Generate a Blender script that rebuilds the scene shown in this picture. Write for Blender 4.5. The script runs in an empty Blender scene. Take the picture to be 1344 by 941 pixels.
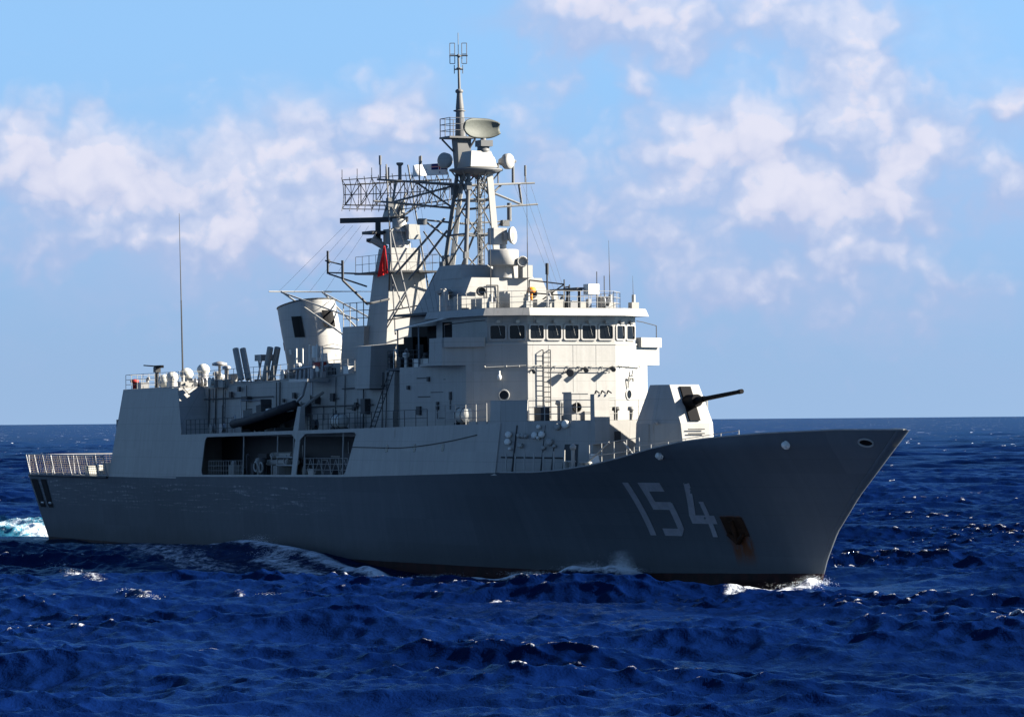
import bpy, bmesh, math, random
import numpy as np
from mathutils import Vector, Matrix
random.seed(7)
R = math.radians
SC = bpy.context.scene
COL = SC.collection

# ------------------------------------------------------------------ camera
CAM = Vector((231.82803573, -106.60456751, 9.20540232))
FW = Vector((-0.89634941, 0.44304717, 0.01633841))
RT = Vector((0.4429716, 0.8964983, -0.00818316))
UPV = Vector((1.82728821e-02, 9.75161898e-05, 9.99833032e-01))
F_UNIT = 4956.8                       # focal length in units of 1/1344 of the picture width
VIEW_AZ = 2.682531880645893
cd = bpy.data.cameras.new('camera')
cam = bpy.data.objects.new('camera', cd); COL.objects.link(cam)
cd.sensor_width = 36.0
cd.lens = F_UNIT / 1344 * 36.0
cd.clip_start = 1.0; cd.clip_end = 120000
cam.matrix_world = Matrix(((RT.x, UPV.x, -FW.x, CAM.x), (RT.y, UPV.y, -FW.y, CAM.y), (RT.z, UPV.z, -FW.z, CAM.z), (0, 0, 0, 1)))
SC.camera = cam

# ------------------------------------------------------------------ light
SUN_AZ, SUN_EL = R(60.8), R(27)
SC.view_settings.view_transform = 'Standard'
SC.view_settings.look = 'None'
SC.view_settings.gamma = 1.0
SC.view_settings.use_curve_mapping = False
SC.view_settings.exposure = 2.2
SKY_STRENGTH = 0.05
sd = bpy.data.lights.new('sun', 'SUN'); sd.energy = 5.0; sd.angle = R(0.53); sd.color = (1.0, 0.915, 0.785)
sun = bpy.data.objects.new('sun', sd); COL.objects.link(sun)
sdir = Vector((math.cos(SUN_EL) * math.cos(SUN_AZ), math.cos(SUN_EL) * math.sin(SUN_AZ), math.sin(SUN_EL)))
sun.rotation_euler = (-sdir).to_track_quat('-Z', 'Y').to_euler()


class NT:
    """small helper for building node graphs"""
    def __init__(s, tree):
        s.t = tree; s.n = tree.nodes; s.l = tree.links

    def put(s, node, i, v):
        if v is None: return
        if hasattr(v, 'is_output') or isinstance(v, bpy.types.NodeSocket): s.l.new(v, node.inputs[i])
        else: node.inputs[i].default_value = v

    def m(s, op, a, b=None, c=None, clamp=False):
        n = s.n.new('ShaderNodeMath'); n.operation = op; n.use_clamp = clamp
        s.put(n, 0, a); s.put(n, 1, b); s.put(n, 2, c)
        return n.outputs[0]

    def vec(s, x, y, z):
        n = s.n.new('ShaderNodeCombineXYZ'); s.put(n, 0, x); s.put(n, 1, y); s.put(n, 2, z); return n.outputs[0]

    def vm(s, op, a, b):
        n = s.n.new('ShaderNodeVectorMath'); n.operation = op; s.put(n, 0, a); s.put(n, 1, b); return n.outputs[0]

    def sep(s, v):
        n = s.n.new('ShaderNodeSeparateXYZ'); s.put(n, 0, v); return n.outputs

    def noise(s, v, scale, detail=4, rough=0.5, dist=0.0, dim='3D'):
        n = s.n.new('ShaderNodeTexNoise'); n.noise_dimensions = dim
        s.put(n, 'Vector', v); n.inputs['Scale'].default_value = scale; n.inputs['Detail'].default_value = detail
        n.inputs['Roughness'].default_value = rough; n.inputs['Distortion'].default_value = dist
        return n.outputs[0]

    def mix(s, f, a, b):
        n = s.n.new('ShaderNodeMix'); n.data_type = 'RGBA'; n.clamp_factor = True
        s.put(n, 0, f); s.put(n, 6, a); s.put(n, 7, b); return n.outputs[2]

    def ramp(s, v, lo, hi, a=0.0, b=1.0):
        n = s.n.new('ShaderNodeMapRange'); n.interpolation_type = 'SMOOTHSTEP'
        s.put(n, 0, v); s.put(n, 1, lo); s.put(n, 2, hi); s.put(n, 3, a); s.put(n, 4, b); return n.outputs[0]


world = bpy.data.worlds.new('World'); SC.world = world; world.use_nodes = True
nt = NT(world.node_tree); world.node_tree.nodes.clear()
out = nt.n.new('ShaderNodeOutputWorld'); bg = nt.n.new('ShaderNodeBackground')
bg.inputs[1].default_value = SKY_STRENGTH
nt.l.new(bg.outputs[0], out.inputs[0])
sky = nt.n.new('ShaderNodeTexSky'); sky.sky_type = 'NISHITA'; sky.sun_disc = False
sky.sun_elevation = SUN_EL; sky.sun_rotation = math.pi / 2 - SUN_AZ
sky.altitude = 10; sky.air_density = 1.0; sky.dust_density = 0.0; sky.ozone_density = 3.0
tc = nt.n.new('ShaderNodeTexCoord')
d = nt.sep(tc.outputs['Generated'])
el = nt.m('ARCSINE', d[2])
# azimuth measured from the direction the bow points away from the viewer, clockwise
ca, sa = math.cos(VIEW_AZ), math.sin(VIEW_AZ)
dx = nt.m('ADD', nt.m('MULTIPLY', d[0], ca), nt.m('MULTIPLY', d[1], sa))
dy = nt.m('SUBTRACT', nt.m('MULTIPLY', d[0], sa), nt.m('MULTIPLY', d[1], ca))
az = nt.m('ARCTAN2', dy, dx)
u = nt.m('MULTIPLY', az, 49.568); v = nt.m('MULTIPLY', el, 49.568)      # about one unit per 1.16 degrees
P = nt.vec(u, v, 0.0)
warp = nt.noise(P, 0.9, 3, 0.6)
warp2 = nt.noise(nt.vm('ADD', P, (17.3, 4.1, 0)), 0.9, 3, 0.6)
uw = nt.m('ADD', u, nt.m('MULTIPLY', nt.m('SUBTRACT', warp, 0.5), 1.5))
vw = nt.m('ADD', v, nt.m('MULTIPLY', nt.m('SUBTRACT', warp2, 0.5), 1.1))
# cumulus banks: azimuth, elevation, half width, half height, density
BANKS = [(-6.0, 3.35, 1.5, .55, 1.0), (-6.55, 3.9, .4, .5, .7), (-4.9, 3.15, 1.3, .5, .65), (-3.3, 3.1, 1.3, .9, .6), (-2.7, 3.9, .85, .55, .65),
         (-1.35, 4.0, .6, .65, .95), (-3.5, 2.25, 1.5, .4, .75), (-1.6, 2.75, .9, .5, .5), (-6.4, 2.3, .7, .5, .4), (-3.6, 1.3, .7, .3, .3),
         (1.0, 5.3, 1.1, .55, 1.0), (2.4, 5.15, 1.0, .5, .7), (3.6, 5.2, .6, .5, .6), (4.55, 4.9, .6, .7, .85), (4.8, 3.9, 1.3, .75, .7), (1.75, 4.3, .3, .35, .6),
         (2.55, 3.6, .75, .6, .9), (3.4, 3.65, .45, .4, 1.0), (3.55, 2.75, .75, .42, 1.0), (5.1, 2.75, .7, .4, .75), (1.2, 2.9, 1.1, .6, .35),
         (6.45, 4.05, .4, .38, .95), (6.55, 2.95, .6, .45, .9), (4.5, 2.05, .6, .3, .6), (5.9, 1.75, .7, .3, .5), (0.3, 3.7, .4, .5, .4),
         (0.8, 1.9, .6, .3, .35), (3.6, 3.1, 3.3, 1.7, .34), (-3.8, 2.7, 3.4, 1.2, .30), (.6, 3.2, 2.0, .9, .22), (2.5, 5.6, 2.6, .5, .3), (2.6, 1.7, 3.0, .8, .42), (5.4, 1.3, 1.6, .5, .35), (4.6, 3.0, .8, .5, .5), (0.2, 2.2, .7, .3, .35), (2.0, 2.3, .6, .3, .4), (-5.4, 2.4, 1.2, .3, .4), (-4.6, 1.6, 2.0, .5, .25), (-2.2, 3.3, .5, .4, .5), (.6, 4.4, .5, .35, .4), (5.4, 3.5, .5, .4, .5), (3.0, 1.7, .9, .25, .35), (-5.6, 4.15, .6, .25, .35)]
D = None; Hh = None
for (bu, bv, ba, bb, bs) in BANKS:
    x = nt.m('MULTIPLY', nt.m('SUBTRACT', uw, bu), 1.12 / ba)
    y = nt.m('MULTIPLY', nt.m('SUBTRACT', vw, bv), 1.08 / bb)
    r2 = nt.m('ADD', nt.m('MULTIPLY', x, x), nt.m('MULTIPLY', y, y))
    g = nt.m('MULTIPLY', nt.m('POWER', 2.718, nt.m('MULTIPLY', r2, -0.9)), bs)
    D = g if D is None else nt.m('ADD', D, g)
    h = nt.m('MULTIPLY', g, y)
    Hh = h if Hh is None else nt.m('ADD', Hh, h)
# scattered cumulus over the rest of the sky
far = nt.ramp(nt.noise(nt.vec(nt.m('MULTIPLY', u, .16), nt.m('MULTIPLY', v, .3), 3.0), 1.0, 3, .5), .52, .72)
away = nt.ramp(nt.m('ABSOLUTE', u), 8.0, 11.0)
high = nt.ramp(v, 7.0, 9.0)
D = nt.m('ADD', D, nt.m('MULTIPLY', nt.m('MULTIPLY', far, .35), nt.m('MAXIMUM', away, high)))
def voro(sc_):
    vn = nt.n.new('ShaderNodeTexVoronoi'); vn.feature = 'F1'; vn.voronoi_dimensions = '2D'; vn.inputs['Scale'].default_value = sc_
    nt.l.new(nt.vec(nt.m('MULTIPLY', uw, .8), vw, 0.0), vn.inputs['Vector']); return vn.outputs['Distance']
puff = nt.m('ADD', nt.m('MULTIPLY', nt.noise(P, 1.6, 6, 0.58), .5), nt.m('ADD', nt.m('MULTIPLY', nt.m('SUBTRACT', .95, voro(1.7)), .30), nt.m('MULTIPLY', nt.m('SUBTRACT', .95, voro(3.9)), .20)))
fine = nt.noise(P, 5.0, 5, 0.6)
dens = nt.m('ADD', D, nt.m('ADD', nt.m('MULTIPLY', nt.m('SUBTRACT', puff, .5), 1.1), nt.m('MULTIPLY', nt.m('SUBTRACT', fine, .5), .2)))
veil = nt.noise(nt.vm('MULTIPLY', P, (.55, .9, 1)), 1.0, 5, .55)
soft = nt.m('ADD', nt.m('MULTIPLY', D, .8), nt.m('MULTIPLY', nt.m('SUBTRACT', veil, .5), 1.5))
body_c = nt.ramp(dens, .15, 1.0, 0, .75)
crisp = nt.noise(P, 3.2, 5, .68, .3)
core = nt.ramp(nt.m('ADD', dens, nt.m('MULTIPLY', nt.m('SUBTRACT', crisp, .5), .6)), .70, 1.25, 0, .92)
cov = nt.m('MAXIMUM', nt.m('MAXIMUM', nt.ramp(soft, .02, .9, 0, .5), body_c), core)
lit = nt.m('ADD', nt.m('DIVIDE', Hh, nt.m('MAXIMUM', D, .15)), nt.m('MULTIPLY', nt.m('SUBTRACT', puff, .5), 2.2))
lit = nt.ramp(nt.m('ADD', nt.m('ADD', lit, nt.m('MULTIPLY', nt.m('SUBTRACT', dens, .6), .9)), nt.m('MULTIPLY', core, .5)), -0.45, 1.8)
CS = 1.0 / SKY_STRENGTH
ccol = nt.mix(lit, (.098 * CS, .115 * CS, .170 * CS, 1), (.177 * CS, .175 * CS, .202 * CS, 1))
hs = nt.n.new('ShaderNodeHueSaturation'); hs.inputs['Saturation'].default_value = 1.0; hs.inputs['Value'].default_value = 1.0
zz = nt.m('ADD', nt.m('MULTIPLY', nt.m('MAXIMUM', d[2], 0.0), .62), .30)
nt.l.new(nt.vec(d[0], d[1], zz), sky.inputs['Vector'])
nt.l.new(sky.outputs[0], hs.inputs['Color'])
tint = nt.n.new('ShaderNodeMix'); tint.data_type = 'RGBA'; tint.blend_type = 'MULTIPLY'; tint.inputs[0].default_value = 1
nt.l.new(hs.outputs[0], tint.inputs[6]); 
low = nt.mix(nt.ramp(v, 0.0, 5.5), (1.08, .928, .83, 1), (1.225, 1.29, 1.19, 1))
nt.l.new(nt.mix(nt.ramp(v, 8.0, 24.0), low, (.22, .37, .53, 1)), tint.inputs[7])
nt.l.new(nt.mix(cov, tint.outputs[2], ccol), bg.inputs[0])

# ------------------------------------------------------------------ materials
def mat(name, col, rough=.5, metal=0.0, var=.08, vscale=1.2, streak=.0, bump=.0, bscale=1.0, rust=0.0, spec=.14, seam=0.0):
    m_ = bpy.data.materials.new(name); m_.use_nodes = True
    t = NT(m_.node_tree); b = t.n['Principled BSDF']
    b.inputs['Roughness'].default_value = rough; b.inputs['Metallic'].default_value = metal
    b.inputs['Specular IOR Level'].default_value = spec
    co = t.n.new('ShaderNodeTexCoord').outputs['Object']
    n1 = t.noise(co, vscale, 5, .6)
    f = t.m('MULTIPLY_ADD', t.m('SUBTRACT', n1, .5), 2 * var, 1.0)
    if streak:
        sp = t.sep(co)
        n2 = t.noise(t.vec(t.m('MULTIPLY', sp[0], 2.2), t.m('MULTIPLY', sp[1], 2.2), t.m('MULTIPLY', sp[2], .12)), 1.0, 4, .6)
        f = t.m('MULTIPLY', f, t.m('MULTIPLY_ADD', t.m('SUBTRACT', n2, .5), 2 * streak, 1.0))
    c = t.vm('MULTIPLY', t.vec(f, f, f), tuple(col[:3]))
    if rust:
        sp = t.sep(co)
        n3 = t.noise(t.vec(t.m('MULTIPLY', sp[0], 1.5), t.m('MULTIPLY', sp[1], 1.5), t.m('MULTIPLY', sp[2], .2)), 1.3, 6, .7)
        k = t.ramp(n3, .62, .74, 0, rust)
        c = t.mix(k, c, (.12, .055, .025, 1))
    if seam:
        sp = t.sep(co)
        ln = lambda c_, per, w_: t.m('LESS_THAN', t.m('ABSOLUTE', t.m('SUBTRACT', t.m('FRACT', t.m('DIVIDE', c_, per)), .5)), w_)
        sm_ = t.m('MAXIMUM', ln(sp[2], 1.22, .010), ln(t.m('ADD', sp[0], t.m('MULTIPLY', sp[1], .6)), 1.83, .007))
        c = t.mix(t.m('MULTIPLY', sm_, seam), c, tuple(v * .55 for v in col[:3]) + (1,))
        wn = t.n.new('ShaderNodeTexWhiteNoise'); t.l.new(t.vec(t.m('FLOOR', t.m('DIVIDE', sp[0], 3.66)), t.m('FLOOR', t.m('DIVIDE', sp[1], 3.0)), t.m('FLOOR', t.m('DIVIDE', sp[2], 2.44))), wn.inputs['Vector'])
        pf = t.m('MULTIPLY_ADD', wn.outputs['Value'], .10, .95); c = t.vm('MULTIPLY', c, t.vec(pf, pf, pf))
    t.l.new(c, b.inputs['Base Color'])
    if bump:
        bp = t.n.new('ShaderNodeBump'); bp.inputs['Strength'].default_value = bump; bp.inputs['Distance'].default_value = .05
        t.l.new(t.noise(co, bscale, 2, .5), bp.inputs['Height']); t.l.new(bp.outputs[0], b.inputs['Normal'])
    return m_

GREY = (.275, .271, .258)
M_PAINT = mat('grey_ship_paint', GREY, .5, var=.08, streak=.15, bump=.3, bscale=1.3, rust=.5, seam=.5)
M_PALE = mat('pale_grey_paint', (.29, .287, .27), .5, var=.05, streak=.05)
M_DARK = mat('dark_grey_paint', (.045, .047, .05), .5, var=.15)
M_DECK = mat('deck_grey', (.085, .09, .095), .8, var=.15)
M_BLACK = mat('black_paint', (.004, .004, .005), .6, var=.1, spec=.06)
M_GLASS = mat('window_glass', (.004, .005, .006), .12, var=.0, spec=.25)
M_WHITE = mat('white_gel_coat', (.58, .57, .53), .45, var=.05)
M_DOME = mat('cream_fibreglass', (.42, .42, .385), .5, var=.07)
M_STEEL = mat('worn_steel', (.30, .30, .30), .4, .5, var=.2)
M_RED = mat('red_flag_cloth', (.62, .02, .02), .8, var=.1)
M_FWHITE = mat('white_flag_cloth', (.75, .74, .72), .8, var=.05)
M_FBLUE = mat('navy_flag_cloth', (.02, .025, .12), .8, var=.1)
M_REDOX = mat('red_lead_paint', (.28, .035, .03), .6, var=.15)
M_ORANGE = mat('orange_plastic', (.75, .22, .02), .5, var=.08)
M_RUBBER = mat('black_rubber', (.03, .03, .033), .6, var=.2)
M_ROPE = mat('pale_net_cord', (.13, .115, .095), .8, var=.15)
M_CANVAS = mat('grey_canvas', (.16, .18, .20), .9, var=.12)
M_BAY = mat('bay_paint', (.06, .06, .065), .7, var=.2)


def hull_material():
    m_ = bpy.data.materials.new('shade_darkened_hull_paint'); m_.use_nodes = True
    t = NT(m_.node_tree); b = t.n['Principled BSDF']
    b.inputs['Roughness'].default_value = .55; b.inputs['Specular IOR Level'].default_value = .12
    co = t.n.new('ShaderNodeTexCoord').outputs['Object']
    x, y, z = t.sep(co)[:3]
    n1 = t.noise(co, .5, 5, .6)
    n2 = t.noise(t.vec(t.m('MULTIPLY', x, 1.6), 0.0, t.m('MULTIPLY', z, .10)), 1.0, 5, .65)
    f = t.m('MULTIPLY', t.m('MULTIPLY_ADD', n1, .2, .9), t.m('MULTIPLY_ADD', n2, .28, .86))
    c = t.vm('MULTIPLY', t.vec(f, f, f), (.080, .091, .104))  # grey set darker than the wall paint, putting the hull's shade into it
    # fender scuffs: broken pale lines running fore and aft on the after body
    n4 = t.noise(t.vec(t.m('MULTIPLY', x, .22), 0.0, t.m('MULTIPLY', z, 6.0)), 1.0, 4, .7)
    n5 = t.noise(t.vec(t.m('MULTIPLY', x, 2.5), 0.0, t.m('MULTIPLY', z, 2.0)), 1.0, 3, .7)
    sc = t.m('MULTIPLY', t.ramp(n4, .53, .64), t.ramp(n5, .42, .6))
    win = t.m('MULTIPLY', t.ramp(x, 6.0, -2.0), t.m('MULTIPLY', t.ramp(z, 2.6, 3.3), t.ramp(z, 5.2, 4.7)))
    c = t.mix(t.m('MULTIPLY', sc, t.m('MULTIPLY', win, .42)), c, (.52, .52, .52, 1))
    # rust weeping below the anchor pocket on each bow and thin weeps elsewhere
    slx = t.m('ADD', x, t.m('MULTIPLY', t.m('SUBTRACT', t.noise(t.vec(t.m('MULTIPLY', x, 3.0), y, t.m('MULTIPLY', z, .5)), 1.0, 4, .6), .5), .7))
    slx = t.m('ADD', slx, t.m('MULTIPLY', t.m('SUBTRACT', z, 3.0), .12))
    rw = t.m('MULTIPLY', t.ramp(slx, 47.2, 47.7), t.ramp(slx, 49.5, 49.0))
    rz = t.m('MULTIPLY', t.ramp(z, .7, 1.9), t.ramp(z, 3.85, 3.7))
    rn = t.ramp(t.noise(t.vec(t.m('MULTIPLY', x, 2.2), 0.0, t.m('MULTIPLY', z, .6)), 1.0, 5, .7), .3, .55)
    c = t.mix(t.m('MULTIPLY', t.m('MULTIPLY', rw, rz), t.m('MULTIPLY', rn, .95)), c, (.13, .042, .012, 1))
    n6 = t.noise(t.vec(t.m('MULTIPLY', x, 1.9), 7.0, t.m('MULTIPLY', z, .13)), 1.0, 6, .7)
    c = t.mix(t.ramp(n6, .66, .8, 0, .35), c, (.13, .07, .04, 1))
    def lines(c_, period, w_):
        fr = t.m('ABSOLUTE', t.m('SUBTRACT', t.m('FRACT', t.m('DIVIDE', c_, period)), .5)); return t.m('LESS_THAN', fr, w_)
    seam = t.m('MAXIMUM', lines(z, 1.55, .009), lines(x, 5.8, .003))
    c = t.mix(t.m('MULTIPLY', seam, .22), c, (.03, .032, .035, 1))
    # repainted plates, slightly different greys
    cell = t.n.new('ShaderNodeTexWhiteNoise'); t.l.new(t.vec(t.m('FLOOR', t.m('DIVIDE', x, 5.8)), 0.0, t.m('FLOOR', t.m('DIVIDE', z, 1.55))), cell.inputs['Vector'])
    pf = t.m('MULTIPLY_ADD', cell.outputs['Value'], .16, .92); c = t.vm('MULTIPLY', c, t.vec(pf, pf, pf))
    # damp, salt-stained band above the water
    dn = t.noise(t.vec(t.m('MULTIPLY', x, .35), 0.0, t.m('MULTIPLY', z, .25)), 1.0, 5, .6)
    c = t.mix(t.m('MULTIPLY', t.ramp(t.m('ADD', z, t.m('MULTIPLY', dn, 2.0)), 2.9, 1.4), .45), c, (.05, .055, .055, 1))
    # boot topping and antifouling
    wob = t.m('MULTIPLY', t.m('SUBTRACT', t.noise(co, .8, 3), .5), .05)
    bl = t.m('ADD', t.m('MULTIPLY_ADD', t.m('MAXIMUM', t.m('SUBTRACT', x, 36.0), 0.0), .025, .24), wob)
    k = t.m('LESS_THAN', z, bl)
    anti = t.mix(t.ramp(t.noise(co, 1.2, 4), .4, .6), (.014, .006, .006, 1), (.03, .009, .008, 1))
    c = t.mix(k, c, anti)
    t.l.new(c, b.inputs['Base Color'])
    bp = t.n.new('ShaderNodeBump'); bp.inputs['Strength'].default_value = .5; bp.inputs['Distance'].default_value = .06
    t.l.new(t.m('SUBTRACT', t.noise(t.vec(t.m('MULTIPLY', x, .9), y, t.m('MULTIPLY', z, .8)), 1.0, 3, .5), t.m('MULTIPLY', seam, .12)), bp.inputs['Height'])
    t.l.new(bp.outputs[0], b.inputs['Normal'])
    return m_


M_HULL = hull_material()


# ------------------------------------------------------------------ mesh helpers
class MB:
    def __init__(s): s.v = []; s.f = []; s.sm = []; s.pr = []

    def add(s, vs, fs, smooth=False):
        o = len(s.v); s.pr.append((o, len(vs), len(s.f), len(fs))); s.v += [tuple(p) for p in vs]; s.f += [tuple(i + o for i in f) for f in fs]; s.sm += [smooth] * len(fs); return s

    def box(s, x0, x1, y0, y1, z0, z1):
        vs = [(x0, y0, z0), (x1, y0, z0), (x1, y1, z0), (x0, y1, z0), (x0, y0, z1), (x1, y0, z1), (x1, y1, z1), (x0, y1, z1)]
        return s.add(vs, [(3, 2, 1, 0), (4, 5, 6, 7), (0, 1, 5, 4), (1, 2, 6, 5), (2, 3, 7, 6), (3, 0, 4, 7)])

    def loft(s, rings, cap0=True, cap1=True, smooth=False):
        n = len(rings[0]); vs = [p for r in rings for p in r]; fs = []
        for i in range(len(rings) - 1):
            for j in range(n):
                k = (j + 1) % n
                fs.append((i * n + j, i * n + k, (i + 1) * n + k, (i + 1) * n + j))
        s.add(vs, fs, smooth)
        if cap0: s.add(rings[0], [tuple(range(n - 1, -1, -1))])
        if cap1: s.add(rings[-1], [tuple(range(n))])
        return s

    def prism(s, bot, z0, top, z1):
        """polygon bot at z0 to polygon top at z1 (z may be per point)"""
        zz = lambda z, i: z[i] if isinstance(z, (list, tuple)) else z
        return s.loft([[(p[0], p[1], zz(z0, i)) for i, p in enumerate(bot)], [(p[0], p[1], zz(z1, i)) for i, p in enumerate(top)]])

    def tube(s, p0, p1, r, n=6, r1=None):
        p0 = Vector(p0); p1 = Vector(p1); d_ = p1 - p0
        if d_.length < 1e-6: return s
        q = d_.to_track_quat('Z', 'Y'); r1 = r if r1 is None else r1
        a = [p0 + q @ Vector((r * math.cos(2 * math.pi * i / n), r * math.sin(2 * math.pi * i / n), 0)) for i in range(n)]
        b = [p1 + q @ Vector((r1 * math.cos(2 * math.pi * i / n), r1 * math.sin(2 * math.pi * i / n), 0)) for i in range(n)]
        return s.loft([a, b], smooth=n > 6)

    def path(s, pts, r, n=5):
        for a, b in zip(pts[:-1], pts[1:]): s.tube(a, b, r, n)
        return s

    def lathe(s, c, prof, axis=(0, 0, 1), n=20, smooth=True):
        q = Vector(axis).to_track_quat('Z', 'Y'); c = Vector(c)
        rings = [[c + q @ Vector((r * math.cos(2 * math.pi * i / n), r * math.sin(2 * math.pi * i / n), h)) for i in range(n)] for r, h in prof]
        return s.loft(rings, smooth=smooth)

    def ball(s, c, r, n=16, sz=1.0, sx=1.0):
        rings = []
        for j in range(n // 2 + 1):
            t = -math.pi / 2 + math.pi * j / (n // 2); rr = max(1e-3, math.cos(t)) * r
            rings.append([(c[0] + sx * rr * math.cos(2 * math.pi * i / n), c[1] + rr * math.sin(2 * math.pi * i / n), c[2] + sz * r * math.sin(t)) for i in range(n)])
        return s.loft(rings, smooth=True)

    def slab(s, pts, th):
        """closed plate from a 3-D polygon, thickened along its normal"""
        ps = [Vector(p) for p in pts]; n_ = (ps[1] - ps[0]).cross(ps[2] - ps[0])
        if n_.length < 1e-9: n_ = (ps[2] - ps[1]).cross(ps[3] - ps[1])
        n_.normalize(); h = n_ * (th / 2)
        return s.loft([[p - h for p in ps], [p + h for p in ps]])

    def pieces(s):
        """groups of primitives that lie close together"""
        n = len(s.pr)
        if n < 2 or n > 700: return [list(range(n))]
        lo = np.array([np.min([s.v[i] for i in range(a, a + c)], axis=0) for a, c, _, _ in s.pr]); hi = np.array([np.max([s.v[i] for i in range(a, a + c)], axis=0) for a, c, _, _ in s.pr])
        size = (hi - lo).max(1); gap = np.maximum(0, np.maximum(lo[:, None] - hi[None], lo[None] - hi[:, None]))
        near = np.sqrt((gap ** 2).sum(2)) <= np.maximum(.02, .45 * np.maximum(size[:, None], size[None]))
        left = set(range(n)); out = []
        while left:
            st = [min(left)]; left.discard(st[0]); grp = []
            while st:
                i = st.pop(); grp.append(i)
                for j in [j for j in left if near[i, j]]: left.discard(j); st.append(j)
            out.append(sorted(grp))
        return out

    def build(s, name, material, parent=None, origin=None):
        ps = s.pieces() if parent else [None]
        if len(ps) > 1:
            first = None
            for g in ps:
                q = MB()
                for i in g:
                    a, c, f0, fn = s.pr[i]
                    q.add(s.v[a:a + c], [tuple(k - a for k in f) for f in s.f[f0:f0 + fn]], s.sm[f0] if fn else False)
                o = q._build(name, material, parent, origin); first = first or o
            return first
        return s._build(name, material, parent, origin)

    def _build(s, name, material, parent=None, origin=None):
        me = bpy.data.meshes.new(name)
        o_ = Vector(origin) if origin else Vector((0, 0, 0))
        me.from_pydata([tuple(Vector(p) - o_) for p in s.v], [], s.f)
        me.polygons.foreach_set('use_smooth', s.sm)
        bm = bmesh.new(); bm.from_mesh(me); bmesh.ops.recalc_face_normals(bm, faces=bm.faces); bm.to_mesh(me); bm.free()
        for m_ in (material if isinstance(material, list) else [material]): me.materials.append(m_)
        o = bpy.data.objects.new(name, me); COL.objects.link(o)
        if parent: o.parent = parent
        if origin: o.location = origin
        return o


def tag(o, label=None, cat=None, group=None, kind=None):
    if label: o['label'] = label
    if cat: o['category'] = cat
    if group: o['group'] = group
    if kind: o['kind'] = kind
    return o


def empty(name, loc=(0, 0, 0)):
    o = bpy.data.objects.new(name, None); COL.objects.link(o); o.location = loc; o.empty_display_size = .5; return o


def rail(mb, pts, h=1.05, step=1.5, wires=3, r=.022, posts=True):
    for a, b in zip(pts[:-1], pts[1:]):
        a = Vector(a); b = Vector(b); n = max(1, round((b - a).length / step))
        for i in range(n + 1):
            p = a.lerp(b, i / n)
            if posts: mb.tube(p, p + Vector((0, 0, h)), r, 5)
        for w in range(wires):
            z = Vector((0, 0, h * (w + 1) / wires)); mb.tube(a + z, b + z, r * .75, 4)
    return mb


def ladder(mb, a, b, w, up, n, r=.025):
    """two stiles from a to b set w apart along the vector up, n rungs"""
    a = Vector(a); b = Vector(b); w_ = Vector(up).normalized() * w / 2
    mb.tube(a - w_, b - w_, r, 5); mb.tube(a + w_, b + w_, r, 5)
    for i in range(n):
        p = a.lerp(b, (i + .5) / n); mb.tube(p - w_, p + w_, r * .8, 4)
    return mb


# ------------------------------------------------------------------ hull form
def itp(x, t): return float(np.interp(x, [a for a, b in t], [b for a, b in t]))
SHEER = [(-57.5, 5.08), (-38, 5.22), (6, 5.62), (28.5, 6.08), (33, 6.12), (36, 6.27), (39, 6.55), (42, 7.0), (45, 7.55), (48, 7.95), (51, 8.2), (54, 8.38), (58.7, 8.55), (62.9, 8.53)]
DECKB = [(-57.5, 6.75), (-50, 7.0), (-38, 7.3), (-10, 7.42), (28, 7.32), (34, 7.02), (38, 6.6), (42, 6.05), (46, 5.4), (50, 4.6), (54, 3.6), (57, 2.75), (60, 1.6), (62, .7), (62.9, .1)]
WLB = [(-55, 6.1), (-38, 6.7), (-10, 6.95), (10, 6.6), (20, 5.85), (28, 4.9), (36, 3.6), (42, 2.5), (48, 1.3), (52, .5), (54, .08)]
STEM = [(-4.5, 52.5), (-1, 53.6), (0, 54.0), (1.5, 54.7), (3, 55.75), (5, 58.0), (7, 60.75), (8.53, 62.9)]
STERN = [(-4.5, -50), (-1, -54.6), (0, -55.2), (5.1, -58.2)]
def sheer(x): return itp(x, SHEER)
def stem(z): return itp(z, STEM)
def hbase(x, z):
    t = min(1., z / sheer(x)); p = 1.0 + 0.9 * max(0, min(1, (x - 15) / 35)); bw = itp(x, WLB)
    return bw + (itp(x, DECKB) - bw) * t ** p
def hb(x, z):
    """half breadth of the hull at station x, height z"""
    if z < 0: return max(.04, itp(x, WLB) * max(.05, (1 - (-z / 5) ** 2.2)))
    b = hbase(x, z) if x < 54 else hbase(54, z)
    if x > 46:
        xs = stem(z); k = max(0., min(1., (xs - x) / (xs - 46))); b = max(.05, hbase(46, z) * (1 - (1 - k) ** 1.42))
    return b
def zb(x, f):
    """f in 0..1 = waterline to the deck edge"""
    return sheer(x) * f

frigate = empty('frigate')
tag(frigate, 'grey naval frigate numbered 154 on its bow, steaming through the blue sea', 'warship')

# hull shell
NX = 110; ZL = [-4.4, -3.5, -2.2, -1.0, -.3, 0, .25] + [i / 30 for i in range(1, 31)]
mb = MB(); rows = []
sfr = [1 - (1 - i / NX) ** 1.5 for i in range(NX + 1)]
for s_ in sfr:
    row = []
    for k, zz in enumerate(ZL):
        xa0 = -57.3; xe = 62.9
        x0 = xa0 + (xe - xa0) * s_
        z = zz if k < 7 else None
        f = zz
        for _ in range(8):
            zc = z if z is not None else .25 + (sheer(x0) - .25) * f
            xs = stem(zc); xt = itp(zc, STERN)
            x0 = xt + (xs - xt) * s_
        row.append((x0, hb(min(x0, xs - 1e-4), zc), zc))
    rows.append(row)
nz = len(ZL)
for sgn in (-1, 1):
    vs = [(p[0], sgn * p[1], p[2]) for r in rows for p in r]
    fs = [(i * nz + j, (i + 1) * nz + j, (i + 1) * nz + j + 1, i * nz + j + 1) for i in range(NX) for j in range(nz - 1)]
    mb.add(vs, fs, True)
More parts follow.
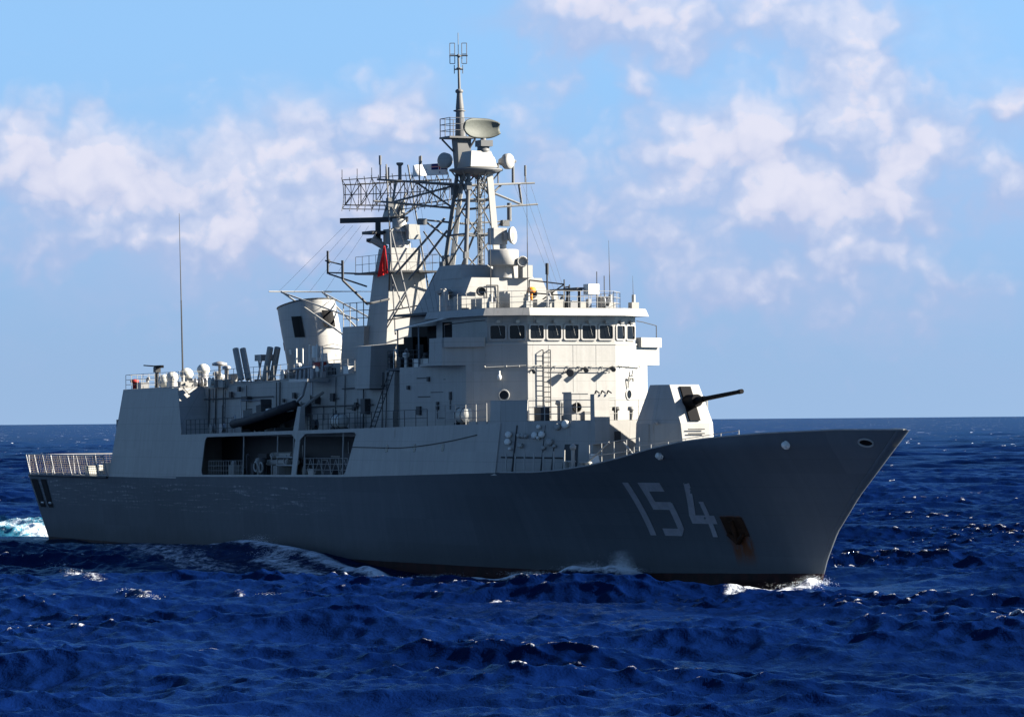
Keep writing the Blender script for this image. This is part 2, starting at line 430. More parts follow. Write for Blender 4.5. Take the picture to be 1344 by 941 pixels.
# transom and stem plates, keel
tr = [(p[0], -p[1], p[2]) for p in rows[0]] + [(p[0], p[1], p[2]) for p in reversed(rows[0])]
mb.add(tr, [tuple(range(len(tr)))])
st = [(p[0], -p[1], p[2]) for p in rows[-1]] + [(p[0], p[1], p[2]) for p in reversed(rows[-1])]
ns = len(rows[-1])
mb.add(st, [(j, j + 1, 2 * ns - 2 - j, 2 * ns - 1 - j) for j in range(ns - 1)], True)
hull = mb.build('hull', M_HULL, frigate)

# rolled stem plate
mb = MB(); rg = []
for i in range(26):
    z = .05 + (8.5 - .05) * i / 25; r_ = .07 + .032 * z; cx = stem(z) - r_ * .85
    rg.append([(cx + r_ * math.cos(2 * math.pi * k / 20), r_ * math.sin(2 * math.pi * k / 20), z) for k in range(20)])
mb.loft(rg, smooth=True); mb.build('stem_plate', M_HULL, hull)

# weather deck (flight deck, waist, foredeck) inside the hull edge
mb = MB(); ds = []
DECKZ = lambda x: sheer(x) - .06 if x < 33 else min(sheer(x) - .06, 6.06 + (x - 33) * .055)
for i in range(90):
    x = -57.9 + (62.3 + 57.9) * i / 89; z = DECKZ(x); b = max(.05, hb(min(x, stem(z) - .05), z) - .04)
    ds.append([(x, -b, z), (x, b, z)])
vs = [p for r in ds for p in r]
mb.add(vs, [(2 * i, 2 * i + 2, 2 * i + 3, 2 * i + 1) for i in range(89)])
mb.build('weather_deck', M_DECK, frigate)
# bulwark cap rail along the bow
mb = MB()
for sgn in (-1, 1):
    pts = [(x, sgn * (hb(x, sheer(x)) - .01), sheer(x) + .012) for x in [29 + i * .75 for i in range(46)] if x < 62.8]
    mb.path(pts, .045, 6)
mb.build('cap_rail', M_PAINT, hull)

# pennant number, painted plates that follow the flare
STROKES = {'1': [[(0.0, 0), (.5, 0), (.5, 3.05), (.0, 3.05)]],
           '5': [[(0, 2.55), (1.7, 2.55), (1.7, 3.05), (0, 3.05)], [(0, 1.95), (.48, 1.95), (.48, 2.56), (0, 2.56)],
                 [(0, 1.5), (1.32, 1.5), (1.72, 1.95), (0, 1.95)], [(1.28, .4), (1.78, .4), (1.78, 1.9), (1.28, 1.9)],
                 [(0, 0), (1.4, 0), (1.78, .42), (0, .42)]],
           '4': [[(.92, 3.05), (1.42, 3.05), (.52, 1.2), (0, 1.2)], [(0, .74), (2.2, .74), (2.2, 1.22), (0, 1.22)], [(1.3, 1.2), (1.78, 1.2), (1.78, 2.0), (1.3, 2.0)],
                 [(1.3, 0), (1.78, 0), (1.78, .76), (1.3, .76)]]}
M_NUM = mat('pale_number_paint', (.26, .26, .28), .55, var=.25, vscale=2.5, streak=.25)
M_NUMB = mat('number_shadow_paint', (.03, .03, .033), .5, var=.1)
def digit(ch, x0, z0, sgn, wtot):
    for (mt, dx, dz, off, nm) in ((M_NUM, 0, 0, .03, 'hull_number'),):
        m_ = MB()
        for poly in STROKES[ch]:
            # fine strips so that the stroke hugs the plating
            bm = bmesh.new(); f = bm.faces.new([bm.verts.new((p[0], 0, p[1])) for p in poly])
            for ax, step in ((0, .2), (2, .2)):
                lo = min(p[0 if ax == 0 else 1] for p in poly); hi = max(p[0 if ax == 0 else 1] for p in poly); c_ = lo + step
                while c_ < hi - 1e-4:
                    no = (1, 0, 0) if ax == 0 else (0, 0, 1); co = (c_, 0, 0) if ax == 0 else (0, 0, c_)
                    bmesh.ops.bisect_plane(bm, geom=bm.verts[:] + bm.edges[:] + bm.faces[:], plane_co=co, plane_no=no); c_ += step
            bm.verts.index_update(); vv = []
            for w in bm.verts:
                lx = w.co.x if sgn < 0 else wtot - w.co.x
                x = x0 + lx + dx; z = z0 + w.co.z + dz
                vv.append((x, sgn * (hb(x, z) + off), z))
            m_.add(vv, [tuple(w.index for w in f_.verts) for f_ in bm.faces]); bm.free()
        m_.build(nm, mt, hull)
for sgn in (-1, 1):
    for ch, x0 in (('1', 40.85), ('5', 42.1), ('4', 44.75)) if sgn < 0 else (('4', 40.85), ('5', 43.45), ('1', 45.9)):
        digit(ch, x0, 2.55, sgn, {'1': .44, '5': 1.75, '4': 2.15}[ch])

def hull_patch(m_, pts, sgn, off, th=0.0):
    """polygon in (x, z) wrapped on the hull side"""
    m_.add([(x, sgn * (hb(x, z) + off), z) for x, z in pts], [tuple(range(len(pts)))])
M_RUST = mat('rusty_iron', (.038, .017, .009), .9, var=.9, vscale=2.2, streak=.6)
for sgn in (-1, 1):
    # anchor in its pocket
    m_ = MB(); zs = [3.72, 3.5, 3.2, 2.9, 2.65]
    for a, b in zip(zs[:-1], zs[1:]): hull_patch(m_, [(47.4 + .1 * (3.7 - a), a), (49.25 + .12 * (3.7 - a), a), (49.25 + .12 * (3.7 - b), b), (47.4 + .1 * (3.7 - b), b)], sgn, .03)
    pocket = m_.build('anchor_pocket', M_RUST, hull)
    m_ = MB(); yy = lambda x, z: sgn * (hb(x, z) + .12)
    m_.tube((48.35, yy(48.35, 3.5), 3.5), (48.35, yy(48.35, 2.35), 2.35), .14, 8)
    m_.tube((47.7, yy(47.7, 2.75), 2.75), (48.35, yy(48.35, 2.3), 2.3), .13, 8, .17); m_.tube((49.0, yy(49, 2.75), 2.75), (48.35, yy(48.35, 2.3), 2.3), .13, 8, .17)
    m_.build('anchor', M_RUST, pocket)
    # fairlead eye near the stem
    m_ = MB(); fx, fz = 60.2, 7.85
    ring = [(fx + .42 * math.cos(a), fz + .2 * math.sin(a)) for a in [2 * math.pi * i / 18 for i in range(18)]]
    pts = [(x, sgn * (hb(x, z) + .02), z) for x, z in ring]; m_.path(pts + pts[:1], .055, 6)
    fl = m_.build('fairlead', M_PAINT, hull)
    m_ = MB(); hull_patch(m_, [(x, z) for x, z in ring], sgn, .012); m_.build('opening', M_BLACK, fl)
    # white ball rollers at the deck edge
    for bx, bz in ((45.25, 7.15), (55.3, 7.75)):
        m_ = MB(); y0 = hb(bx, bz); m_.ball((bx, sgn * (y0 + .1), bz), .19, 12); m_.tube((bx, sgn * (y0 - .1), bz), (bx, sgn * (y0 + .08), bz), .24, 12)
        m_.build('mooring_roller', M_WHITE, hull)
    # mooring ports in the quarter
    for x0, x1, x2, x3 in ((-57.6, -56.0, -54.6, -56.0), (-55.1, -53.7, -52.7, -53.9)):
        m_ = MB(); zs = [4.82, 4.2, 3.6, 3.0, 2.6]
        for i in range(4):
            f0, f1 = i / 4, (i + 1) / 4
            l0 = x0 + (x3 - x0) * f0; l1 = x0 + (x3 - x0) * f1; r0 = x1 + (x2 - x1) * f0; r1 = x1 + (x2 - x1) * f1
            hull_patch(m_, [(l0, zs[i]), (r0, zs[i]), (r1, zs[i + 1]), (l1, zs[i + 1])], sgn, .05)
        mp = m_.build('mooring_port', M_BLACK, hull)
        m_ = MB()
        zz = 2.95; xm = (x3 + x2) / 2; m_.tube((xm - .3, sgn * (hb(xm, zz) + .05), zz), (xm + .3, sgn * (hb(xm, zz) + .05), zz), .09, 6)
        m_.build('roller', M_STEEL, mp)

# ------------------------------------------------------------------ full-beam side walls with the boat-bay opening
Z01 = lambda x: 8.66 + .0125 * x                      # 01 deck level
TUMBLE = .135
def wy(x, z): return itp(x, DECKB) - .02 - TUMBLE * max(0, z - sheer(x))
OPX0, OPX1 = -19.1, 6.9
for sgn in (-1, 1):
    m_ = MB()
    def wall(xs, z0f, z1f, nzs=1):
        for a, b in zip(xs[:-1], xs[1:]):
            for k in range(nzs):
                q = []
                for x, f in ((a, k / nzs), (b, k / nzs), (b, (k + 1) / nzs), (a, (k + 1) / nzs)):
                    z = z0f(x) + (z1f(x) - z0f(x)) * f; q.append((x, sgn * wy(x, z), z))
                m_.add(q, [(0, 1, 2, 3)])
    lin = lambda a, b, n: [a + (b - a) * i / n for i in range(n + 1)]
    base = lambda x: sheer(x) - .02
    top01 = lambda x: Z01(x)
    roof = lambda x: 11.72 + .018 * (x + 37.3)
    # after block rises to the hangar roof; raked after edge
    z_levels = 8
    for k in range(z_levels):
        f0, f1 = k / z_levels, (k + 1) / z_levels
        zlo, zhi = 5.2 + (11.75 - 5.2) * f0, 5.2 + (11.75 - 5.2) * f1
        xa0 = -38.2 + 1.0 * f0; xa1 = -38.2 + 1.0 * f1
        xb0 = xb1 = -24.0
        if zlo > 8.3: xb0 = -23.8 - (zlo - 8.3) * .55; xb1 = -23.8 - (zhi - 8.3) * .55
        n = 4
        for i in range(n):
            q = []
            for f, z, A, B in ((i / n, zlo, xa0, xb0), ((i + 1) / n, zlo, xa0, xb0), ((i + 1) / n, zhi, xa1, xb1), (i / n, zhi, xa1, xb1)):
                x = A + (B - A) * f; q.append((x, sgn * wy(x, z), z))
            m_.add(q, [(0, 1, 2, 3)])
    wall(lin(-24.0, OPX0, 3), base, top01, 3)
    if True:
        wall(lin(OPX0, OPX1 + .5, 14), lambda x: Z01(x) - .24, top01)          # strip over the opening
        wall(lin(OPX0, OPX1 + .5, 14), base, lambda x: sheer(x) + .12)         # coaming
    wall(lin(OPX1 + .5, 28.5, 10), base, top01, 3)
    # raked forward jamb and rounded corners
    zt, zbm = Z01(OPX1) - .24, sheer(OPX1) + .12
    def fillet(cx, cz, sx, sz, r):
        arc = [(cx - sx * r * (1 - math.cos(t)) + 0, cz - sz * r * (1 - math.sin(t))) for t in [math.pi / 2 * i / 6 for i in range(7)]]
        pts = [(cx, cz)] + [(cx - sx * r * (1 - math.cos(math.pi / 2 * i / 6)), cz - sz * r * (1 - math.sin(math.pi / 2 * i / 6))) for i in range(7)]
        # corner block between the arc and the corner
        m_.add([(x, sgn * wy(x, z), z) for x, z in pts], [tuple(range(len(pts)))])
    jam = [(OPX1 - .55, zbm), (OPX1 + .5, zbm), (OPX1 + .5, zt)]
    m_.add([(x, sgn * wy(x, z), z) for x, z in jam], [(0, 1, 2)])
    fillet(OPX1 - .45, zbm, 1, -1, .45); fillet(OPX1 + .5, zt, 1, 1, .4)
    fillet(OPX0, sheer(OPX0) + .12, -1, -1, .45); fillet(OPX0, Z01(OPX0) - .24, -1, 1, .45)
    # pillar with spread head
    for q in ([(-2.55, sheer(-2) + .1), (-1.75, sheer(-2) + .1), (-1.75, Z01(-2) - .24), (-2.55, Z01(-2) - .24)],
              [(-3.3, Z01(-2) - .24), (-2.55, Z01(-2) - .62), (-2.55, Z01(-2) - .24)], [(-1.0, Z01(-2) - .24), (-1.75, Z01(-2) - .62), (-1.75, Z01(-2) - .24)]):
        m_.add([(x, sgn * wy(x, z), z) for x, z in q], [tuple(range(len(q)))])
    # after end bulkhead of the boat deck step
    m_.add([(-24.0, sgn * 4.5, Z01(-24)), (-24.0, sgn * wy(-24, Z01(-24)), Z01(-24)), (-25.6, sgn * wy(-25.6, 11.75), 11.75), (-25.6, sgn * 4.5, 11.75)], [(0, 1, 2, 3)])
    sw = m_.build('side_wall', M_PAINT, frigate)
    md = sw.modifiers.new('plate', 'SOLIDIFY'); md.thickness = .06; md.offset = 0
    # three dark oblong side scuttles
    for sx_ in (12.5, 16.7, 20.85):
        m_ = MB(); zc = 7.35 + .01 * sx_
        ring = [(sx_ + .18 * math.cos(a), zc + .26 * (1 if math.sin(a) > 0 else -1) * abs(math.sin(a)) ** .6 + 0) for a in [2 * math.pi * i / 14 for i in range(14)]]
        m_.add([(x, sgn * (wy(x, z) + .05), z) for x, z in ring], [tuple(range(14))])
        m_.build('scuttle', M_GLASS, sw)
    # bent handrail line that droops along the wall (a mooring boat rope)
    m_ = MB(); pts = []
    for i in range(25):
        x = 6.9 + i * (25.5 - 6.9) / 24; k = (x - 6.9) / 18.6; z = 7.55 - .12 * k + .95 * max(0, k - .35) ** 1.6 * 1.9
        pts.append((x, sgn * (wy(x, z) + .06), z))
    m_.path(pts, .03, 5); m_.build('boat_rope', M_RUBBER, sw)

# deck plates at 01 level
mb = MB()
for sgn in (-1, 1):
    xs = [-24 + i * (28.5 + 24) / 12 for i in range(13)]
    for a, b in zip(xs[:-1], xs[1:]):
        q = [(a, sgn * (wy(a, Z01(a)) - .03), Z01(a) - .03), (b, sgn * (wy(b, Z01(b)) - .03), Z01(b) - .03), (b, sgn * 3.7, Z01(b) - .03), (a, sgn * 3.7, Z01(a) - .03)]
        mb.loft([[(x, y, z - .12) for x, y, z in q], q])
mb.build('boat_deck', M_DECK, frigate)

# ------------------------------------------------------------------ hangar and midships deckhouse
def Z02(x): return 12.36 + .024 * x
mb = MB()
hy = lambda z: 6.6 - .135 * (z - 8.7)
# hangar: inner core
mb.prism([(-38.0, -6.3), (-24, -6.3), (-24, 6.3), (-38.0, 6.3)], 5.2, [(-37.15, -6.2), (-25.7, -6.2), (-25.7, 6.2), (-37.15, 6.2)], [11.69, 11.75, 11.75, 11.69])
hangar = mb.build('hangar', M_PAINT, frigate)
mb = MB(); mb.box(-38.0, -37.9, -2.9, 2.9, 5.3, 10.2); mb.build('hangar_door', M_PALE, hangar)
mb = MB(); mb.box(-37.9, -37.45, -6.75, -6.55, 8.3, 9.5)
mb.build('vent_box', M_DARK, hangar)
mb = MB()
mb.prism([(-25.9, -4.6), (24, -4.6), (24, 4.6), (-25.9, 4.6)], [5.2, 5.2, 5.2, 5.2], [(-25.9, -4.5), (4.0, -4.5), (4.0, 4.5), (-25.9, 4.5)], [Z02(-25.9), Z02(4), Z02(4), Z02(-25.9)]) if False else None
mb.prism([(-25.6, -4.65), (8, -4.65), (8, 4.65), (-25.6, 4.65)], 8.2, [(-25.7, -4.5), (8, -4.5), (8, 4.5), (-25.7, 4.5)], [Z02(-25.6), Z02(8), Z02(8), Z02(-25.6)])
mb.prism([(8, -4.3), (22, -4.3), (22, 4.3), (8, 4.3)], 8.2, [(8, -4.2), (22, -4.2), (22, 4.2), (8, 4.2)], [12.5, 12.8, 12.8, 12.5])
deckhouse = mb.build('midships_deckhouse', M_PAINT, frigate)
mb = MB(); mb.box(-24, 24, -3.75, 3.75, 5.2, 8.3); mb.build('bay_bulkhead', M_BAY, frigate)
# roof plating and dark edge coaming
mb = MB()
for sgn in (-1, 1):
    mb.path([(-37.2, sgn * 6.35, 11.72), (-25.6, sgn * 6.35, 11.84), (-25.6, sgn * 4.5, 11.8), (3, sgn * 4.52, Z02(3))], .05, 5)
mb.build('roof_edge', M_PAINT, deckhouse)
# doors, pipes, lockers on the deckhouse sides
for sgn in (-1, 1):
    for x0 in (-22.5, -8.0, 1.5, 13.0, 18.0):
        m_ = MB(); m_.box(x0, x0 + .75, sgn * 4.6 - .06, sgn * 4.6 + .06, Z01(x0) + .25, Z01(x0) + 2.05); m_.build('watertight_door', M_DARK if x0 > 10 else M_PAINT, deckhouse)
    m_ = MB()
    for x0 in (-24.2, -22.9, -21.4, -17, -11.5, -10.9, -5.5, -1.2, .3, 3.4, 6.4, 7.0):
        m_.tube((x0, sgn * 4.72, Z01(x0)), (x0 + random.uniform(-.1, .1), sgn * 4.62, Z02(x0) - .1), random.choice((.05, .08, .035)), 6)
    for z, xa, xb in ((10.9, -25, -12), (10.2, -8, 5), (11.4, 0, 7)):
        m_.tube((xa, sgn * 4.72, z), (xb, sgn * 4.72, z + .1), .045, 5)
    m_.build('pipework', M_DARK, deckhouse)
    for x0, w, z0, h in ((-17.2, 1.0, 10.7, .35), (-14.0, .7, 9.9, .25), (-12.3, .7, 9.9, .25), (-6.5, .8, 9.6, .9), (-4.6, .6, 10.4, .5), (3.6, .7, 9.7, 1.0)):
        m_ = MB(); m_.box(x0, x0 + w, sgn * 4.6 - .0, sgn * 5.0, z0, z0 + h) if sgn > 0 else m_.box(x0, x0 + w, -5.0, -4.6, z0, z0 + h)
        m_.build('wall_locker', M_DARK, deckhouse)
    # ladder up to the hangar roof
    m_ = MB(); ladder(m_, (-21.0, sgn * 4.85, Z01(-21)), (-21.0, sgn * 4.72, Z02(-21) + .3), .45, (1, 0, 0), 11); m_.build('wall_ladder', M_DARK, deckhouse)

# boat bay contents (torpedo tubes, racks, frames) seen through the opening
for sgn in (-1, 1):
    m_ = MB()
    for x0 in (-12.3, -6.2, -3.4, -1.5, 4.9):
        m_.tube((x0, sgn * 6.9, sheer(x0)), (x0, sgn * 6.8, Z01(x0) - .2), .05, 6)
    for za, zb_ in ((.75, .1), (1.3, .1)):
        m_.tube((-6.2, sgn * 6.9, sheer(-5) + za), (-3.4, sgn * 6.9, sheer(-4) + za), .06, 6)
    m_.build('bay_stanchion', M_PAINT, frigate)
    m_ = MB()
    rail(m_, [(-1.4, sgn * 6.85, sheer(0) + .05), (5.6, sgn * 6.85, sheer(5) + .05)], 1.15, 1.4, 3, .03)
    for i in range(5):
        x0 = -1.2 + i * 1.4
        m_.tube((x0, sgn * 6.85, sheer(0) + .15), (x0 + .7, sgn * 6.85, sheer(0) + 1.15), .025, 5); m_.tube((x0 + .7, sgn * 6.85, sheer(0) + 1.15), (x0 + 1.4, sgn * 6.85, sheer(0) + .15), .025, 5)
    rail(m_, [(-18.8, sgn * 6.85, sheer(-18) + .05), (-12.3, sgn * 6.85, sheer(-12) + .05)], 1.05, .45, 3, .02)
    m_.build('bay_rail', M_PAINT, frigate)
    m_ = MB()
    for k, (dy_, dz_) in enumerate(((-.3, 0), (.3, 0), (0, .5))):
        m_.tube((-11.0, sgn * (5.2 + dy_), 6.4 + dz_), (-7.4, sgn * (5.2 + dy_), 6.45 + dz_), .22, 12)
    m_.box(-9.8, -8.8, sgn * 5.2 - .5, sgn * 5.2 + .5, 5.3, 6.2)
    m_.build('torpedo_tube', M_PAINT, frigate)
    m_ = MB(); m_.box(-17.5, -16.8, sgn * 5.6 - .3, sgn * 5.6 + .3, 5.3, 6.2); m_.tube((-15.2, sgn * 6.4, 5.3), (-15.2, sgn * 6.4, 6.25), .14, 10); m_.ball((-15.2, sgn * 6.4, 6.35), .2, 10)
    m_.build('capstan', M_PALE, frigate)
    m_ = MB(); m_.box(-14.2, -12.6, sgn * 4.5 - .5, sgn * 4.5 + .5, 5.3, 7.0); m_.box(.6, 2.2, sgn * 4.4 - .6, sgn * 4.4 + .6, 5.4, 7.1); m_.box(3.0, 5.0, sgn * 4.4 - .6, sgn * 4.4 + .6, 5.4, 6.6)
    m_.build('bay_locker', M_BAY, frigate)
    for x0, z0 in ((-10.3, 6.15), (-9.4, 6.1), (-5.0, 6.6)):
        m_ = MB(); ringp = [(x0 + .33 * math.cos(a), sgn * 6.75, z0 + .33 * math.sin(a)) for a in [2 * math.pi * i / 14 for i in range(14)]]
        m_.path(ringp + ringp[:1], .07, 6); m_.build('life_ring', M_PALE, frigate)

# railings
mb = MB()
for sgn in (-1, 1):
    rail(mb, [(-37.0, sgn * 6.3, 11.75), (-26.0, sgn * 6.3, 11.85), (-25.9, sgn * 4.55, 11.85), (-10.0, sgn * 4.45, Z02(-10))], 1.1, 1.25, 3)
rail(mb, [(-37.0, -6.3, 11.75), (-37.0, 6.3, 11.75)], 1.1, 1.25, 3)
mb.build('roof_railing', M_PALE, hangar)
mb = MB()
for sgn in (-1, 1):
    rail(mb, [(-23.4, sgn * 6.75, Z01(-23)), (-14.5, sgn * 6.8, Z01(-14))], 1.05, .9, 3)
    rail(mb, [(-1.0, sgn * 6.85, Z01(-1)), (9.5, sgn * 6.85, Z01(9))], 1.05, .9, 3)
    rail(mb, [(9.5, sgn * 6.85, Z01(9)), (18.0, sgn * 6.85, Z01(18))], 1.05, 1.7, 2)
mb.build('boat_deck_railing', M_DARK, frigate)
mb = MB()
for sgn in (-1, 1): rail(mb, [(19.3, sgn * 6.9, Z01(19)), (26.6, sgn * 6.9, Z01(26))], 1.25, 1.45, 3, .03)
mb.build('waist_railing', M_PALE, frigate)

# ------------------------------------------------------------------ flight deck nets
for sgn in (-1, 1):
    m_ = MB(); xs = [-57.7 + i * (19.4 / 9) for i in range(10)]
    P0 = lambda x: Vector((x, sgn * (itp(x, DECKB) + .05), 5.2)); P1 = lambda x: Vector((x, sgn * (itp(x, DECKB) + .4), 6.8))
    for x in xs: m_.tube(P0(x), P1(x), .05, 6)
    m_.tube(P1(xs[0]), P1(xs[-1]), .05, 6); m_.tube(P0(xs[0]) + Vector((0, 0, .1)), P0(xs[-1]) + Vector((0, 0, .1)), .045, 6)
    net = m_.build('flight_deck_net', M_STEEL, frigate)
    m_ = MB()
    for i in range(1, 9):
        f = i / 9; m_.tube(P0(xs[0]).lerp(P1(xs[0]), f), P0(xs[-1]).lerp(P1(xs[-1]), f), .014, 4)
    n = 40
    for i in range(n + 1):
        x = xs[0] + (xs[-1] - xs[0]) * i / n; m_.tube(P0(x), P1(x), .012, 4)
    m_.build('netting', M_ROPE, net)
m_ = MB()
for i in range(8):
    y = -6.6 + 13.2 * i / 7; m_.tube((-58.2, y, 5.15), (-58.6, y, 6.75), .05, 6)
m_.tube((-58.6, -6.6, 6.75), (-58.6, 6.6, 6.75), .05, 6)
net = m_.build('flight_deck_net', M_STEEL, frigate); m_ = MB()
for i in range(1, 9):
    f = i / 9; m_.tube((-58.2 - .4 * f, -6.6, 5.15 + 1.6 * f), (-58.2 - .4 * f, 6.6, 5.15 + 1.6 * f), .014, 4)
for i in range(45):
    y = -6.6 + 13.2 * i / 44; m_.tube((-58.2, y, 5.15), (-58.6, y, 6.75), .012, 4)
m_.build('netting', M_ROPE, net)
m_ = MB(); m_.box(-57.2, -38.4, -7.3, -6.9, 4.93, 5.1) if False else None
for sgn in (-1, 1):
    pts = [(x, sgn * (itp(x, DECKB) + .05), 5.14) for x in (-57.9, -50, -44, -38.4)]
    m_.path(pts, .11, 6)
m_.build('deck_edge_gutter', M_DARK, frigate)
# clutter on the flight deck: lashings box and hose reel
for (x, y, a, b, h, mt, nm) in ((-41.5, -5.6, .9, .6, .95, M_PALE, 'deck_locker'), (-45.2, -6.1, .4, .4, .7, M_DOME, 'deck_locker'), (-39.8, -5.9, .6, .6, 1.0, M_PALE, 'deck_locker'), (-49.0, -4.5, .5, .4, .4, M_DARK, 'deck_locker'), (-43.3, -6.0, .3, .3, .8, M_WHITE, 'deck_locker')):
    m_ = MB(); m_.box(x - a, x + a, y - b, y + b, 5.18, 5.18 + h); m_.box(x - a - .04, x + a + .04, y - b - .04, y + b + .04, 5.18 + h, 5.24 + h); m_.build(nm, mt, frigate)

# ------------------------------------------------------------------ hangar roof fittings
for (x, y, z, r) in ((-30.7, -5.0, 12.6, .46), (-28.8, -4.6, 12.8, .5), (-27.2, -3.9, 13.1, .48)):
    m_ = MB(); m_.ball((x, y, z), r, 20, .92)
    dome = m_.build('satellite_dome', M_DOME, frigate)
    m_ = MB(); m_.lathe((x, y, 11.75), [(.42, 0), (.38, z - r * .8 - 11.75), (r * .8, z - r * .45 - 11.75)], n=16); m_.build('dome_pedestal', M_STEEL, dome)
m_ = MB(); x, y = -33.3, -5.2
m_.tube((x, y, 11.72), (x, y, 13.1), .16, 8); m_.box(x - .25, x + .25, y - .2, y + .2, 13.0, 13.4)
mg = m_.build('machine_gun_mount', M_DARK, frigate)
m_ = MB(); m_.tube((x + .7, y, 13.42), (x - 1.7, y - .4, 13.55), .05, 6); m_.box(x - .3, x + 1.1, y - .12, y + .12, 13.32, 13.52); m_.build('barrel', M_BLACK, mg)
m_ = MB(); m_.ball((-32.3, -5.0, 12.3), .5, 14, 1.1); m_.tube((-32.3, -5, 11.7), (-32.3, -5, 12.0), .3, 10); m_.build('searchlight', M_DOME, frigate)
for x, y, h, mt in ((-36.2, -5.9, .5, M_REDOX), (-24.0, -4.1, .9, M_STEEL), (-22.4, -4.0, 1.3, M_STEEL), (-25.0, -3.4, .7, M_WHITE)):
    m_ = MB(); m_.lathe((x, y, 11.75), [(.16, 0), (.16, h), (.32, h + .02), (.32, h + .2), (.05, h + .3)], n=12); m_.build('roof_vent', mt, frigate)
m_ = MB()
for x, y, w, h in ((-23.2, -3.9, .9, .55), (-27.3, -5.2, 1.2, .35), (-21.6, -3.8, .5, .9)): m_.box(x - w / 2, x + w / 2, y - .3, y + .3, 11.75, 11.8 + h)
m_.build('roof_locker', M_PALE, frigate)
# tilted decoy launchers
for (x, y, lean, sp) in ((-19.9, -3.6, -.75, 1), (-17.9, -2.6, .75, 1)):
    m_ = MB()
    for dy_ in (-.28, .28):
        a = Vector((x, y + dy_, 12.3)); b = Vector((x + lean * 1.4, y + dy_, 14.5))
        m_.tube(a, b, .24, 8)
    for dx_ in (-.5, .5):
        for dy_ in (-.4, .4): m_.tube((x + dx_, y + dy_, 11.8), (x + lean * .4, y + dy_ * .6, 13.2), .06, 6)
    la = m_.build('decoy_launcher', M_PALE, frigate)
    m_ = MB(); m_.box(x - .7, x + .7, y - .6, y + .6, 11.75, 12.15); m_.build('launcher_base', M_STEEL, la)
m_ = MB(); m_.box(-19.6, -18.2, -3.0, -1.9, 11.9, 12.3)
for dx_ in (-.5, .5):
    for dy_ in (-.4, .4):
        m_.tube((-18.9 + dx_, -2.5 + dy_, 11.8), (-18.9 - dx_ * .7, -2.5 + dy_ * .8, 13.9), .07, 6)
m_.box(-19.5, -18.3, -3.0, -2.0, 13.6, 14.05); m_.build('launcher_frame', M_STEEL, frigate)
m_ = MB(); m_.lathe((-23.5, -4.1, 11.8), [(.1, 0), (.1, 1.5), (.55, 1.55), (.55, 1.72), (.12, 1.85)], n=16); m_.build('navigation_light', M_STEEL, frigate)

def whip(x, y, z0, h, lean, r=.05, base=.3):
    m_ = MB(); m_.tube((x, y, z0), (x + lean * .5, y, z0 + h * .5), r, 6, r * .7); m_.tube((x + lean * .5, y, z0 + h * .5), (x + lean, y, z0 + h), r * .6, 5, r * .25)
    w_ = m_.build('whip_antenna', M_DARK, frigate)
    m_ = MB(); m_.box(x - base, x + base, y - base, y + base, z0 - .05, z0 + .42); m_.tube((x, y, z0 + .4), (x, y, z0 + .9), .12, 8); m_.build('antenna_base', M_PALE, w_)
whip(-27.2, -5.5, 11.8, 12.8, -.55, .075)

# ------------------------------------------------------------------ funnel
m_ = MB(); rings = []
for k in range(9):
    f = k / 8; z = 12.2 + 5.4 * f; cx = -14.8 - 2.25 * f; a = 3.15 - .05 * f; b = 1.65
    ring = []
    for i in range(36):
        t = 2 * math.pi * i / 36; ct, s_t = math.cos(t), math.sin(t)
        x = cx + a * math.copysign(abs(ct) ** .8, ct); y = b * math.copysign(abs(s_t) ** .8, s_t)
        ring.append((x, y, z + (f * .11 * (x - cx) if f > .6 else 0)))
    rings.append(ring)
m_.loft(rings, smooth=True)
funnel = m_.build('funnel', M_PAINT, frigate)
rim = MB(); rim.path(rings[-1] + rings[-1][:1], .06, 6); rim.build('funnel_rim', M_DARK, funnel)
def on_funnel(t, z):
    f = (z - 12.2) / 5.4; cx = -14.8 - 2.25 * f + (.2 if math.cos(t) > .5 else 0); ct, s_t = math.cos(t), math.sin(t)
    return Vector((cx + 3.18 * math.copysign(abs(ct) ** .8, ct), 1.68 * math.copysign(abs(s_t) ** .8, s_t), z))
for t0, t1, z0, z1, mt, nm in ((R(-80), R(-58), 15.2, 16.7, M_BLACK, 'louvre_opening'), (R(-8), R(14), 15.9, 17.1, M_BLACK, 'louvre_opening'), (R(-142), R(-125), 14.3, 14.9, M_REDOX, 'funnel_badge'), (R(-98), R(-92), 14.0, 14.35, M_WHITE, 'funnel_lamp')):
    m_ = MB(); n = 5
    for i in range(n):
        a, b = t0 + (t1 - t0) * i / n, t0 + (t1 - t0) * (i + 1) / n
        m_.add([on_funnel(a, z0), on_funnel(b, z0), on_funnel(b, z1), on_funnel(a, z1)], [(0, 1, 2, 3)])
    m_.build(nm, mt, funnel)
# handrail hoop and intake trunk at the forward foot of the funnel
m_ = MB(); pts = [on_funnel(t, 14.7 - .5 * abs(t)) + Vector((.12, 0, 0)) for t in [R(-50 + 10 * i) for i in range(11)]]
m_.path(pts, .05, 6); m_.build('grab_rail', M_PAINT, funnel)
m_ = MB(); m_.prism([(-13.2, -1.5), (-9.6, -1.5), (-9.6, 1.5), (-13.2, 1.5)], 12.0, [(-13.2, -1.3), (-10.3, -1.3), (-10.3, 1.3), (-13.2, 1.3)], 14.0); m_.build('funnel_casing', M_PAINT, funnel)
